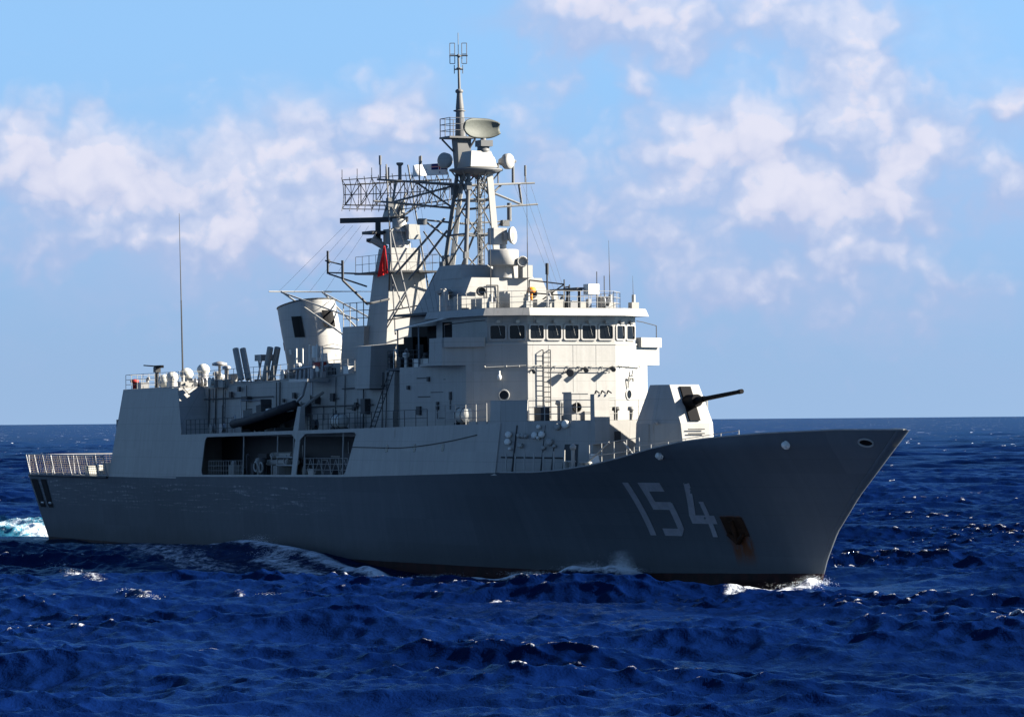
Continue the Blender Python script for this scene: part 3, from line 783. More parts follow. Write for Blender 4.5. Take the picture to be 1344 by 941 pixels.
# aerial spreaders above the funnel
m_ = MB()
for sgn in (-1, 1):
    m_.tube((-7.0, sgn * .6, 14.6), (-17.8, sgn * 1.6, 18.55), .07, 6); m_.tube((-6.5, sgn * .6, 16.2), (-17.8, sgn * 1.6, 18.5), .06, 6)
m_.tube((-18.2, -2.4, 18.55), (-18.0, 2.4, 18.55), .05, 6); m_.tube((-17.8, -1.6, 18.5), (-4.5, -1.3, 18.1), .025, 4); m_.tube((-18.0, 1.8, 18.6), (-4.5, 1.3, 18.1), .025, 4)
m_.build('aerial_spreader', M_PALE, frigate)

# ------------------------------------------------------------------ structures between funnel and bridge
m_ = MB(); m_.prism([(-9.0, -3.6), (6.5, -3.6), (6.5, 3.6), (-9.0, 3.6)], 12.1, [(-8.5, -3.4), (6.0, -3.4), (6.0, 3.4), (-8.5, 3.4)], 13.2)
m_.prism([(-5.2, -2.4), (5.6, -2.4), (5.6, 2.4), (-5.2, 2.4)], 13.2, [(-5.0, -2.2), (5.2, -2.2), (5.2, 2.2), (-5.0, 2.2)], 15.6) if False else None
m_.prism([(-6.2, -2.1), (-2.4, -2.1), (-2.4, 2.1), (-6.2, 2.1)], 13.2, [(-6.0, -2.0), (-2.4, -2.0), (-2.4, 2.0), (-6.0, 2.0)], 15.7)
m_.build('radar_house', M_PAINT, frigate)
m_ = MB()
for (x, y, z0, z1, r) in ((-9.5, -4.0, 12.3, 14.3, .06), (-8.4, -4.0, 12.3, 14.3, .06), (-7.2, -4.0, 12.3, 14.5, .05), (-5.4, -4.2, 12.3, 14.5, .08), (-4.5, -4.2, 12.3, 14.3, .06)):
    m_.tube((x, y, z0), (x, y, z1), r, 6)
m_.tube((-6.0, -4.0, 13.6), (-6.0, -4.0, 14.4), .3, 10)
m_.build('aerial_post', M_WHITE, frigate)
m_ = MB(); m_.box(-6.4, -4.8, -4.3, -3.7, 12.35, 13.3); m_.build('hose_box', M_REDOX, frigate)
m_ = MB(); rail(m_, [(-10, -4.45, Z02(-10)), (3.8, -4.45, Z02(3))], 1.05, 1.2, 3); rail(m_, [(-10, 4.45, Z02(-10)), (3.8, 4.45, Z02(3))], 1.05, 1.2, 3)
rail(m_, [(-6.0, -1.95, 15.7), (-2.6, -1.95, 15.7), (-2.6, 1.95, 15.7)], 1.6, 1.0, 3, .035)
m_.build('midships_railing', M_PALE, frigate)
# big ventilation trunks standing off each side
for sgn in (-1, 1):
    m_ = MB(); m_.prism([(4.1, sgn * 4.5), (6.4, sgn * 4.5), (6.4, sgn * 5.6), (4.1, sgn * 5.6)], 11.35, [(4.1, sgn * 3.6), (6.4, sgn * 3.6), (6.4, sgn * 5.45), (4.1, sgn * 5.45)], [14.3, 14.3, 14.15, 14.15])
    tr = m_.build('intake_trunk', M_PAINT, frigate)
    m_ = MB(); m_.prism([(4.2, sgn * 5.5), (6.3, sgn * 5.5), (6.3, sgn * 4.4), (4.2, sgn * 4.4)], 11.3, [(4.2, sgn * 5.5), (6.3, sgn * 5.5), (6.3, sgn * 4.4), (4.2, sgn * 4.4)], 11.33); m_.build('grille', M_BLACK, tr)
# dark passage, platforms, ladders aft of the bridge wings
for sgn in (-1, 1):
    m_ = MB()
    q = [(8.0, sgn * 4.2), (15.6, sgn * 4.2), (15.6, sgn * 6.2), (10.5, sgn * 6.2)]
    m_.prism(q, 12.45, q, 12.6); plat = m_.build('signal_platform', M_DECK, frigate)
    m_ = MB(); rail(m_, [(8.2, sgn * 4.6, 12.6), (10.6, sgn * 6.15, 12.6), (15.5, sgn * 6.15, 12.6)], 1.1, .9, 4); m_.build('platform_railing', M_DARK, plat)
    m_ = MB(); ladder(m_, (8.6, sgn * 6.4, Z01(9)), (9.6, sgn * 5.4, 12.6), .6, (1, .1, 0), 13, .035); ladder(m_, (13.4, sgn * 6.0, Z01(13)), (13.6, sgn * 5.9, 12.5), .45, (1, 0, 0), 13, .03)
    m_.build('deck_ladder', M_DARK, frigate)
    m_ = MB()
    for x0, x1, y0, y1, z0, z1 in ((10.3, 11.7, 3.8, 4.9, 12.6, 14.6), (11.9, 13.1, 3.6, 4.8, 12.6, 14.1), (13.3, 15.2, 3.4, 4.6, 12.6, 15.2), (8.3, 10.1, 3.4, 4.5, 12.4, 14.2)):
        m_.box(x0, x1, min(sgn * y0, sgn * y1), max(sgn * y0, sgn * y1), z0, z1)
    m_.build('shade_black_locker', M_BLACK, frigate)  # lockers coloured black to stand for the deep shade of the passage
    m_ = MB(); m_.slab([(11.0, sgn * 4.2, 15.5), (16.8, sgn * 4.2, 15.9), (15.6, sgn * 6.4, 15.25), (10.6, sgn * 5.6, 15.05)], .05); m_.tube((15.2, sgn * 6.1, 12.6), (15.2, sgn * 6.1, 15.2), .05, 6); m_.tube((10.7, sgn * 5.5, 12.6), (10.7, sgn * 5.5, 15.05), .05, 6)
    m_.build('canvas_awning', M_CANVAS, frigate)
    m_ = MB(); m_.tube((10.6, sgn * 5.65, 15.05), (15.6, sgn * 6.45, 15.25), .06, 6); m_.tube((15.6, sgn * 6.45, 15.25), (18.8, sgn * 5.2, 15.75), .06, 6); m_.build('awning_pole', M_WHITE, frigate)
    # hanging fire-hose / door shadow gear in the dark passage
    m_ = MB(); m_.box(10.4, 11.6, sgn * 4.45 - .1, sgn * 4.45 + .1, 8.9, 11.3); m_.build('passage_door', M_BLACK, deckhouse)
    m_ = MB(); m_.tube((11.2, sgn * 4.75, 10.6), (11.3, sgn * 4.75, 9.4), .12, 8); m_.ball((11.2, sgn * 4.75, 10.9), .3, 10); m_.build('hose_reel', M_PALE, frigate)

# ------------------------------------------------------------------ bridge
def facet(t, sgn, off=0.0):
    """point on the angled bridge-front facet, t = 0 at the centre facet, 1 at the wing tip"""
    n = Vector((.86, sgn * .51, 0)); return Vector((24.5 - 2.7 * t, sgn * (3.05 + 4.55 * t), 0)) + n * off
C0 = lambda sgn, off=0: facet(0, sgn, off)
tw = .47; tl = .72
low = []
for sgn in (-1, 1):
    pass
def plan(off, tfun, xb, yb_):
    a = facet(tfun, -1, off); b = facet(0, -1, off); c_ = facet(0, 1, off); e = facet(tfun, 1, off)
    b.x = c_.x = 24.5 + off; s_ = 3.05 + off * .3; b.y = -s_; c_.y = s_
    return [(xb, -yb_), (a.x, a.y), (b.x, b.y), (c_.x, c_.y), (e.x, e.y), (xb, yb_)]
m_ = MB()
tb = .72
pl = plan(0, tb, 12.5, 6.2); m_.prism(pl, 8.4, pl, 12.62)
pl2 = plan(0, tw + .02, 15.5, 5.0); m_.prism(pl2, 12.62, pl2, 13.92)
pl3 = plan(-.06, tw, 15.5, 5.0); m_.prism(pl3, 13.92, pl3, 15.62)
bridge = m_.build('bridge', M_PAINT, frigate)
m_ = MB(); pa = plan(.04, tw + .02, 15.5, 5.05); m_.prism(pa, 13.84, pa, 13.93); m_.build('sill_ledge', M_PALE, bridge)
# shallow plating seams stand in as thin raised straps
m_ = MB()
for y in (-1.6, .1, 1.7): m_.box(24.5, 24.512, y - .02, y + .02, 9.2, 13.8)
for z in (10.55, 12.3): m_.box(24.5, 24.512, -3.03, 3.03, z - .015, z + .015)
m_.build('weld_seam', M_PAINT, bridge)
# roof
m_ = MB(); pr = plan(.85, tw + .03, 15.0, 5.6); prt = plan(.68, tw + .01, 15.0, 5.4); m_.prism(pr, 15.62, prt, 16.08)
roof_o = m_.build('bridge_roof', M_PAINT, frigate)
m_ = MB(); pq = plan(.58, tw - .02, 15.1, 5.3); m_.prism(pq, 16.08, pq, 16.1); m_.build('roof_deck', M_DECK, roof_o)

def window(cx, cy, nx, ny, w, z0, z1, parent):
    """rounded framed window on a wall with outward normal (nx, ny)"""
    n_ = Vector((nx, ny, 0)).normalized(); tdir = Vector((-n_.y, n_.x, 0)); c_ = Vector((cx, cy, 0))
    def ring(w_, h0, h1, r, off):
        pts = []
        for (sx, zc, a0) in ((1, h1, 0), (-1, h1, 90), (-1, h0, 180), (1, h0, 270)):
            ccx = sx * (w_ / 2 - r); ccz = zc - r if zc == h1 else zc + r
            for i in range(5):
                a = R(a0 + 22.5 * i); p = c_ + tdir * (ccx + r * math.cos(a)) + n_ * off; pts.append((p.x, p.y, ccz + r * math.sin(a)))
        return pts
    m_ = MB(); o1 = ring(w + .2, z0 - .1, z1 + .1, .16, 0.0); o2 = ring(w + .2, z0 - .1, z1 + .1, .16, .09); i2 = ring(w, z0, z1, .1, .09); i1 = ring(w, z0, z1, .1, .02)
    m_.loft([o1, o2, i2, i1], False, False)
    fr = m_.build('window', M_PAINT, parent)
    m_ = MB(); m_.add(ring(w, z0, z1, .1, .024), [tuple(range(20))]); m_.build('pane', M_GLASS, fr)
    m_ = MB(); p = c_ + n_ * .14; m_.box(p.x - .12, p.x + .12, p.y - .12, p.y + .12, z1 + .15, z1 + .32)
    m_.tube((p.x, p.y, z1 + .2), (p.x + tdir.x * .2, p.y + tdir.y * .2, z0 + .2), .012, 4); m_.build('wiper', M_PALE, fr)
for k in range(5): window(24.44, -2.4 + 1.2 * k, 1, 0, .92, 14.2, 15.02, bridge)
for sgn in (-1, 1):
    for t in (.12, .345):
        p = facet(t, sgn, -.06); window(p.x, p.y, .86, sgn * .51, .92, 14.2, 15.02, bridge)
    # wings
    m_ = MB(); th = .14
    def strip(t0, t1, z0, z1, off, thick, mbb):
        a, b = facet(t0, sgn, off), facet(t1, sgn, off); a2, b2 = facet(t0, sgn, off - thick), facet(t1, sgn, off - thick)
        mbb.prism([(a.x, a.y), (b.x, b.y), (b2.x, b2.y), (a2.x, a2.y)], z0, [(a.x, a.y), (b.x, b.y), (b2.x, b2.y), (a2.x, a2.y)], z1)
    strip(tw + .021, 1.0, 12.6, 13.75, 0.0, .12, m_)
    strip(tw + .021, 1.0, 13.75, 14.3, -.002, .1, m_)
    e0 = facet(1.0, sgn, -.002)
    m_.prism([(e0.x, e0.y), (e0.x - 1.9, e0.y), (e0.x - 1.9, e0.y - sgn * .12), (e0.x, e0.y - sgn * .12)], 12.6, [(e0.x - .1, e0.y - sgn * .05), (e0.x - 1.9, e0.y - sgn * .05), (e0.x - 1.9, e0.y - sgn * .17), (e0.x - .1, e0.y - sgn * .17)], 14.3)
    # wing deck
    a = facet(tw, sgn, -.1); q = [(a.x, a.y), (e0.x - .05, e0.y - sgn * .06), (e0.x - 1.9, e0.y - sgn * .06), (15.5, sgn * 6.2), (15.5, sgn * 4.9)]
    m_.prism(q, 12.63, q, 12.78)
    wing = m_.build('bridge_wing', M_PAINT, bridge)
    m_ = MB(); strip(tw + .03, .97, 13.72, 14.32, .28, .34, m_); m_.build('wind_deflector', M_PAINT, wing)
    m_ = MB(); p1 = facet(.97, sgn, -.1); p2 = facet(tw + .02, sgn, 0)
    m_.path([(p2.x, p2.y, 15.35), (p2.x * .7 + p1.x * .3, p2.y * .7 + p1.y * .3, 15.3), (p1.x, p1.y, 15.1), (p1.x, p1.y, 14.3)], .03, 5); m_.build('wing_rail', M_DARK, wing)
    m_ = MB(); p = facet(.84, sgn, -.8); m_.box(p.x - .5, p.x + .2, p.y - .2, p.y + .2, 11.6, 12.59); m_.build('wing_bracket', M_PAINT, wing) if sgn > 0 else None
    # black shade panel on the mast house, then dark openings under the wing
    m_ = MB(); m_.box(8.9, 14.9, sgn * 3.66 - .02, sgn * 3.66 + .02, 12.9, 15.3); m_.build('opening_shade_panel', M_BLACK, bridge)  # no opening here: deep shade of the mast-house side, painted as a black panel
    m_ = MB(); m_.box(17.6, 19.0, sgn * 6.22 - .02, sgn * 6.22 + .02, 11.6, 12.55); m_.build('opening_shade_panel', M_BLACK, bridge)
    m_ = MB(); m_.box(19.4, 21.4, sgn * 6.26 - .02, sgn * 6.26 + .02, 12.2, 12.58); m_.build('opening_shade_panel', M_BLACK, bridge)
    for dx_, z in ((18.3, 9.9), (20.2, 10.5)):
        m_ = MB(); m_.box(dx_, dx_ + .25, sgn * 6.2 - .2, sgn * 6.2 + .2, z, z + .5); m_.tube((dx_ + .1, sgn * 6.35, z - .6), (dx_ + .1, sgn * 6.35, z), .03, 5); m_.build('wall_fitting', M_DARK, bridge)
    # window band inside wheelhouse aft sides
    m_ = MB(); m_.box(16.5, 20.6, sgn * 5.03 - .02, sgn * 5.03 + .02, 14.1, 15.4); m_.build('side_glazing', M_BLACK, bridge)
    # pipe line with brackets on the front facet, lamp, scuttle
    m_ = MB(); a, b = facet(.02, sgn, .12), facet(.5, sgn, .12); m_.tube((a.x, a.y, 12.55), (b.x, b.y, 12.45), .035, 5)
    for t in (.1, .25, .5):
        p = facet(t, sgn, .12); m_.ball((p.x, p.y, 12.5), .07, 8)
    m_.build('wash_pipe', M_PALE, bridge)
    m_ = MB(); p = facet(.33, sgn, .18); m_.ball((p.x, p.y, 11.85), .15, 10, 1.3); m_.tube((p.x, p.y, 12.0), (p.x, p.y, 12.25), .06, 6); m_.build('deck_lamp', M_WHITE, bridge)
    m_ = MB(); p = facet(.28, sgn, .01); q_ = Vector((.86, sgn * .51, 0)); m_.lathe((p.x, p.y, 10.75), [(.36, -.02), (.36, .06), (.27, .06), (.27, .03)], q_, 18); sc_ = m_.build('round_scuttle', M_PALE, bridge)
    m_ = MB(); m_.lathe((p.x, p.y, 10.75), [(.27, .0), (.27, .035)], q_, 18); m_.build('pane', M_GLASS, sc_)
m_ = MB(); m_.tube((24.62, -3.05, 12.55), (24.62, 3.05, 12.5), .03, 5); m_.tube((24.62, -1.5, 12.25), (24.62, 2.6, 12.2), .03, 5)
for y in (-2.6, -1.2, -.3, .5, 1.3, 2.1, 2.9): m_.tube((24.5, y, 12.5), (24.62, y, 12.55), .03, 4); m_.tube((24.62, y, 12.52), (24.62, y - .12, 12.2), .025, 4)
m_.build('wash_pipe', M_PALE, bridge)
for (x, y, z, s_, nm) in ((24.5, -.35, 12.2, .25, 1), (24.5, .75, 12.35, .16, 1), (24.5, 2.65, 12.4, .16, 1), (24.5, -2.85, 12.25, .12, 1)):
    m_ = MB(); m_.tube((x, y, z), (x + .35, y, z + .05), .05, 6); m_.lathe((x + .35, y, z), [(s_ * .6, -.1), (s_, .15), (s_, .32), (s_ * .8, .33)], (1, -.3, -.4), 14); m_.build('floodlight', M_DARK, bridge)
for y, z in ((-.35, 0),):
    pass
for sgn in (1,):
    m_ = MB(); p = facet(.25, sgn, .1); m_.path([(p.x, p.y, 11.15), (p.x + .1, p.y, 11.8), (p.x, p.y + .35, 11.8), (p.x, p.y + .35, 11.55)], .06, 6); m_.build('swan_neck_vent', M_PALE, bridge)
m_ = MB(); ladder(m_, (24.72, -1.85, 9.25), (24.72, -1.85, 13.5), .5, (0, 1, 0), 14, .035)
for y in (-2.1, -1.6): m_.tube((24.72, y, 13.5), (24.5, y, 13.5), .03, 5)
m_.build('front_ladder', M_DARK, bridge)

# ------------------------------------------------------------------ fore deckhouse in front of the bridge
Zf = 9.16
fy = lambda x: 7.28 - max(0, x - 28.4) * .508
fp = [(24, -7.0), (28.4, -7.28), (34.8, -4.03), (34.8, 4.03), (28.4, 7.28), (24, 7.0)]; ft = [(24, -6.85), (28.4, -6.87), (34.7, -3.85), (34.7, 3.85), (28.4, 6.87), (24, 6.85)]
m_ = MB(); m_.prism(fp, 5.9, ft, Zf)
fore = m_.build('fore_deckhouse', M_PAINT, frigate)
for sgn in (-1, 1):
    m_ = MB(); m_.slab([(27.0, sgn * 6.86, Zf - .02), (28.4, sgn * 6.85, Zf - .02), (28.4, sgn * 6.8, 10.4), (27.0, sgn * 6.8, 10.4)], .06); m_.slab([(28.4, sgn * 6.83, Zf - .02), (30.2, sgn * 5.97, Zf - .02), (30.2, sgn * 5.9, 10.4), (28.4, sgn * 6.79, 10.4)], .06)
    m_.build('breakwater_screen', M_PAINT, fore)
    m_ = MB(); q = [(24.6, sgn * .02), (34.6, sgn * .02), (34.6, sgn * 3.8), (28.3, sgn * 6.75), (24.6, sgn * 6.75)]; m_.prism(q, Zf + .003, q, Zf + .012); m_.build('fore_deck_plate', M_DECK, fore)
    m_ = MB(); rail(m_, [(30.3, sgn * 5.9, Zf), (34.6, sgn * 3.85, Zf)], 1.2, 1.1, 3, .03); m_.build('fore_railing', M_PALE, fore)
m_ = MB(); rail(m_, [(34.6, -3.9, Zf), (34.6, 3.9, Zf)], 1.2, 1.5, 3, .025); m_.build('fore_railing', M_PALE, fore)
# ready-use lockers and vents on it
m_ = MB(); m_.box(31.2, 32.3, -4.05, -2.95, Zf, 10.75); m_.box(31.15, 32.35, -4.1, -2.9, 10.75, 10.85); lk = m_.build('ventilator_box', M_PAINT, fore)
m_ = MB(); m_.lathe((32.31, -3.75, 9.95), [(.26, 0), (.3, .12), (.22, .12), (.22, .03)], (1, 0, 0), 16); m_.build('vent_mouth', M_BLACK, lk)
m_ = MB(); m_.prism([(34.5, -3.95), (35.1, -3.95), (35.1, -2.95), (34.5, -2.95)], 7.75, [(34.5, -3.95), (35.0, -3.95), (35.0, -2.95), (34.5, -2.95)], 10.7); m_.build('cable_trunk', M_PAINT, fore)
m_ = MB()
for y in (-3.85, -3.45, -3.05): m_.path([(34.9, y, 10.7), (35.05, y, 10.9), (35.2, y + .15, 10.75)], .045, 5)
m_.build('grab_handle', M_DARK, fore)
m_ = MB(); m_.box(30.0, 30.9, -5.4, -4.8, Zf, 10.0); m_.build('ready_use_locker', M_DARK, fore)
m_ = MB(); m_.lathe((29.4, -3.3, Zf), [(.22, 0), (.22, .9), (.36, 1.0), (.3, 1.2), (.05, 1.25)], n=14); m_.build('mushroom_vent', M_PALE, fore)
m_ = MB(); m_.lathe((34.75, .4, 10.2), [(.1, -.1), (.28, 0), (.28, .3)], (1, 0, 0), 12); m_.build('floodlight', M_PALE, fore)
m_ = MB(); m_.path([(34.75, .9, 8.55), (34.95, 1.3, 8.8), (34.95, 1.6, 9.0), (34.95, 1.75, 8.7)], .08, 6); m_.build('swan_neck_vent', M_PALE, fore)
m_ = MB(); m_.box(34.76, 34.82, -2.5, -2.1, 7.9, 8.5); m_.build('louvre', M_DARK, fore)
# scattered white and steel fittings on the shaded wall, valve wheels, hose connections
for sgn in (-1, 1):
    for (p_, z, r, mt) in ((667, 8.3, .2, M_WHITE), (667, 7.87, .2, M_WHITE), (681, 8.25, .15, M_PALE), (686, 8.25, .15, M_PALE), (690, 8.2, .12, M_PALE), (701, 8.25, .2, M_WHITE), (710, 8.3, .2, M_WHITE), (705, 8.75, .13, M_WHITE), (729, 8.75, .2, M_PALE), (739, 8.9, .25, M_WHITE), (721, 7.85, .22, M_PALE), (714, 7.5, .13, M_PALE), (684, 7.65, .16, M_PALE), (671, 7.45, .1, M_WHITE), (706, 8.1, .1, M_WHITE), (728, 7.6, .1, M_PALE)):
        x = 28.4 + (p_ - 652) / 125 * 6.4; y = fy(x) - .13 * (z - 5.9)
        m_ = MB(); m_.lathe((x, sgn * y, z), [(r * .5, -.02), (r * .5, .12), (r, .14), (r, .3), (r * .6, .34)], (.45, sgn * .89, .2), 12); m_.build('wall_valve', mt, fore)
    m_ = MB(); m_.slab([(32.9, sgn * (fy(32.9) + .02), 6.25), (33.8, sgn * (fy(33.8) + .02), 6.25), (33.8, sgn * (fy(33.8) - .22), 8.1), (32.9, sgn * (fy(32.9) - .22), 8.1)], .08); m_.build('watertight_door', M_DARK, fore)
    m_ = MB()
    for x in (29.6, 31.5, 32.2): m_.tube((x, sgn * (fy(x) + .05), 6.1), (x, sgn * (fy(x) - .33), 8.9), .05, 6)
    m_.tube((28.8, sgn * (fy(28.8) - .05), 7.0), (33, sgn * (fy(33) - .05), 6.95), .05, 6); m_.build('pipework', M_DARK, fore)
    # stanchions along the open waist
    for i in range(7):
        x = 29.6 + 1.12 * i
        m_ = MB(); y = hb(x, sheer(x)) - .12; m_.tube((x, sgn * y, sheer(x) - .05), (x, sgn * (y - .03), sheer(x) + 1.15), .05, 6); m_.build('deck_stanchion', M_PALE, frigate)
    m_ = MB()
    for x, h in ((34.6, .6), (35.3, .6), (36.7, .55), (37.3, .55)): m_.lathe((x, sgn * 5.6, 6.1), [(.22, 0), (.18, .1), (.18, h), (.26, h + .05), (.2, h + .12)], n=12)
    m_.build('mooring_bollard', M_PALE, frigate)
    m_ = MB(); rail(m_, [(37.5, sgn * 5.6, 6.4), (42.5, sgn * 5.0, 6.8)], 1.35, 1.3, 2, .03); m_.tube((37.0, sgn * 5.6, 6.6), (39.6, sgn * 5.4, 7.9), .05, 5); m_.tube((41.0, sgn * 5.2, 7.9), (42.3, sgn * 5.0, 6.9), .05, 5); m_.build('breakwater_rail', M_PALE, frigate)
    m_ = MB(); rail(m_, [(43.0, sgn * 5.6, 7.1), (52.0, sgn * 3.9, 8.0)], .55, 1.6, 1, .025); m_.build('foredeck_rail', M_PALE, frigate)
m_ = MB(); m_.tube((36.0, -5.9, 6.15), (36.0, -5.9, 7.5), .12, 8); m_.ball((36.0, -5.9, 7.6), .2, 10); m_.build('winch_post', M_PALE, frigate)
m_ = MB(); m_.prism([(36.0, -5.0), (36.9, -5.0), (36.9, -4.5), (36.0, -4.5)], 6.2, [(36.4, -5.0), (36.5, -5.0), (36.5, -4.5), (36.4, -4.5)], 7.2); m_.build('deck_chock', M_WHITE, frigate)
m_ = MB(); m_.box(50, 51.4, -1.4, -.4, 7.0, 7.9); m_.lathe((52, 0, 7.0), [(.5, 0), (.4, .2), (.4, .8), (.55, .95), (.1, 1.0)], n=16); m_.build('anchor_windlass', M_PALE, frigate)

# ------------------------------------------------------------------ naval gun
zg0, zg1 = 7.35, 11.2
botp = [(40.2, -.85), (40.2, .85), (38.6, 2.1), (36.6, 2.1), (35.9, 1.4), (35.9, -1.4), (36.6, -2.1), (38.6, -2.1)]
midp = [(40.05, -.95), (40.05, .95), (38.5, 2.05), (36.65, 2.05), (36.0, 1.4), (36.0, -1.4), (36.65, -2.05), (38.5, -2.05)]
topp = [(38.75, -.95), (38.75, .95), (38.1, 1.35), (37.1, 1.35), (36.8, .9), (36.8, -.9), (37.1, -1.35), (38.1, -1.35)]
m_ = MB(); rr = lambda p, z: [(x, y, z) for x, y in p]
m_.loft([rr(botp, zg0), rr(midp, 8.95), rr(topp, zg1)])
gun = m_.build('naval_gun', M_PAINT, frigate)
m_ = MB(); m_.lathe((38.1, 0, 6.2), [(2.0, 0), (2.0, .9), (1.9, 1.15)], n=32); m_.build('gun_ring', M_PAINT, gun)
def gfront(z): return 40.05 + (38.75 - 40.05) * (z - 8.95) / (zg1 - 8.95)
m_ = MB(); q = [(gfront(9.1) + .02, -.36, 9.1), (gfront(9.1) + .02, .36, 9.1), (gfront(11.1) + .02, .36, 11.1), (gfront(11.1) + .02, -.36, 11.1)]
m_.loft([q, [(x + .12, y * .96, z) for x, y, z in q]]); slot = m_.build('elevation_slot', M_BLACK, gun)
m_ = MB(); m_.tube((38.6, 0, 10.1), (40.35, 0, 10.27), .5, 16, .36); m_.tube((40.3, 0, 10.265), (41.2, 0, 10.35), .21, 14, .17); m_.tube((41.15, 0, 10.345), (45.2, 0, 10.71), .14, 14, .115); m_.tube((45.2, 0, 10.71), (45.55, 0, 10.74), .135, 14)
m_.build('gun_barrel', M_BLACK, gun)
m_ = MB()
for z in (8.35, 8.6): m_.tube((40.2, -.55, z), (40.2, .55, z), .035, 5)
m_.box(40.14, 40.3, -.1, .25, 7.5, 7.8); m_.build('gun_step', M_DARK, gun)
m_ = MB(); m_.box(37.4, 38.3, -2.12, -2.06, 7.6, 8.9); m_.ball((38.9, -1.95, 9.0), .14, 8); m_.build('access_hatch', M_PAINT, gun)

# ------------------------------------------------------------------ bridge roof: mast house, director, aerials
m_ = MB()
m_.loft([[(8.6, -3.6, 16.0), (15.6, -3.5, 16.0), (15.6, 3.5, 16.0), (8.6, 3.6, 16.0)], [(10.0, -2.7, 18.3), (15.5, -2.5, 18.3), (15.5, 2.5, 18.3), (10.0, 2.7, 18.3)]])
m_.loft([[(10.0, -2.7, 18.3), (14.2, -2.6, 18.3), (14.2, 2.6, 18.3), (10.0, 2.7, 18.3)], [(10.6, -2.45, 19.2), (13.6, -2.4, 19.2), (13.6, 2.4, 19.2), (10.6, 2.45, 19.2)]])
m_.prism([(7.5, -3.6), (15.5, -3.6), (15.5, 3.6), (7.5, 3.6)], 12.5, [(8.4, -3.55), (15.5, -3.55), (15.5, 3.55), (8.4, 3.55)], 16.0)
mhouse = m_.build('mast_house', M_PAINT, frigate)
m_ = MB(); m_.slab([(8.0, -4.6, 16.05), (15.0, -4.9, 16.05), (15.0, 4.9, 16.05), (8.0, 4.6, 16.05)], .14); m_.build('house_deck', M_DECK, mhouse)
for sgn in (-1, 1):
    # bent EW aerial arms on the shoulders
    m_ = MB(); m_.slab([(13.0, sgn * 3.1, 17.0), (13.6, sgn * 3.0, 17.5), (14.6, sgn * 3.9, 17.55), (14.0, sgn * 4.3, 17.35)], .22); m_.slab([(14.1, sgn * 3.9, 17.6), (14.6, sgn * 3.9, 17.5), (15.1, sgn * 3.9, 16.1), (14.7, sgn * 3.9, 16.1)], .3)
    m_.build('jammer_arm', M_PAINT, mhouse)
m_ = MB(); m_.lathe((15.0, 0, 18.3), [(.72, 0), (.66, .75), (.9, .78), (.98, .86), (1.0, 1.75), (.9, 1.82), (.3, 1.83)], n=28)
dirp = m_.build('fire_control_director', M_PAINT, frigate)
m_ = MB(); m_.lathe((15.0, 0, 20.1), [(.22, 0), (.2, .4)], n=12); m_.box(14.3, 15.2, -.75, .2, 20.45, 21.5); m_.box(14.6, 15.5, -.1, .6, 20.7, 21.2); m_.build('director_head', M_PAINT, dirp)
m_ = MB(); m_.lathe((15.2, .35, 21.0), [(.15, 0), (.5, .1), (.58, .28), (.52, .32), (.25, .14)], (.75, .65, .05), 20); m_.build('tracking_dish', M_PALE, dirp)
m_ = MB(); m_.box(15.3, 16.0, .9, 1.6, 18.3, 19.1); m_.lathe((15.9, .9, 19.3), [(.15, -.3), (.36, -.1), (.36, .25), (.28, .25), (.26, .05)], (.9, -.3, .1), 14); m_.build('searchlight', M_PALE, frigate)
for (x, y, z, r, mt) in ((15.9, -2.0, 17.4, .3, M_DARK), (15.9, 1.6, 17.3, .34, M_DARK)):
    m_ = MB(); m_.lathe((x - .2, y, z), [(.12, 0), (r, .15), (r, .5), (r * .75, .5), (r * .7, .35)], (1, -.25, 0), 14); m_.build('signal_lamp', mt, mhouse)
m_ = MB(); m_.path([(15.62, -1.5, 16.1), (15.62, -1.5, 17.8), (15.62, -.7, 17.8), (15.62, -.7, 16.1)], .04, 5); m_.build('door_frame', M_DARK, mhouse)
m_ = MB(); m_.ball((17.6, .7, 17.45), .3, 10, .7); m_.tube((17.6, .7, 16.1), (17.6, .7, 17.3), .07, 6); m_.build('rescue_beacon', M_ORANGE, frigate)
m_ = MB()
rail(m_, [(15.8, -4.9, 16.1), (22.6, -4.4, 16.1), (24.6, -2.9, 16.1), (24.6, 2.9, 16.1), (22.6, 4.4, 16.1), (15.8, 4.9, 16.1)], 1.05, 1.1, 3, .02)
m_.build('roof_railing', M_PALE, roof_o)
m_ = MB()
for (x, y, w, dd, h) in ((19.5, -3.6, .8, .5, .7), (20.5, -2.0, .5, .5, 1.0), (17.6, -4.0, .6, .5, .9), (21.5, -.2, .5, .9, .6), (18.4, -1.4, .4, .4, 1.2), (20.4, 2.2, .9, .6, .5)):
    m_.box(x - w, x + w, y - dd, y + dd, 16.1, 16.1 + h)
m_.build('roof_locker', M_PALE, roof_o)
m_ = MB()
for a, b in (((19.5, -.4, 16.1), (19.5, -.4, 18.0)), ((21.0, 1.3, 16.1), (21.0, 1.3, 18.0)), ((19.5, -.4, 18.0), (21.0, 1.3, 17.7)), ((19.5, -.4, 16.2), (21.0, 1.3, 17.7)), ((19.5, -.4, 17.2), (21.0, 1.3, 17.0)), ((21, 1.3, 16.2), (22.5, .9, 17.6)), ((22.5, .9, 16.1), (22.5, .9, 17.6)), ((21, 1.3, 17.5), (22.5, .9, 17.5))): m_.tube(a, b, .045, 5)
m_.build('aerial_frame', M_DARK, roof_o)
m_ = MB(); m_.tube((21.2, .0, 16.1), (21.2, .0, 18.9), .06, 8); m_.tube((21.2, .0, 18.3), (21.2, .0, 19.0), .11, 8); m_.build('light_mast', M_DARK, roof_o)
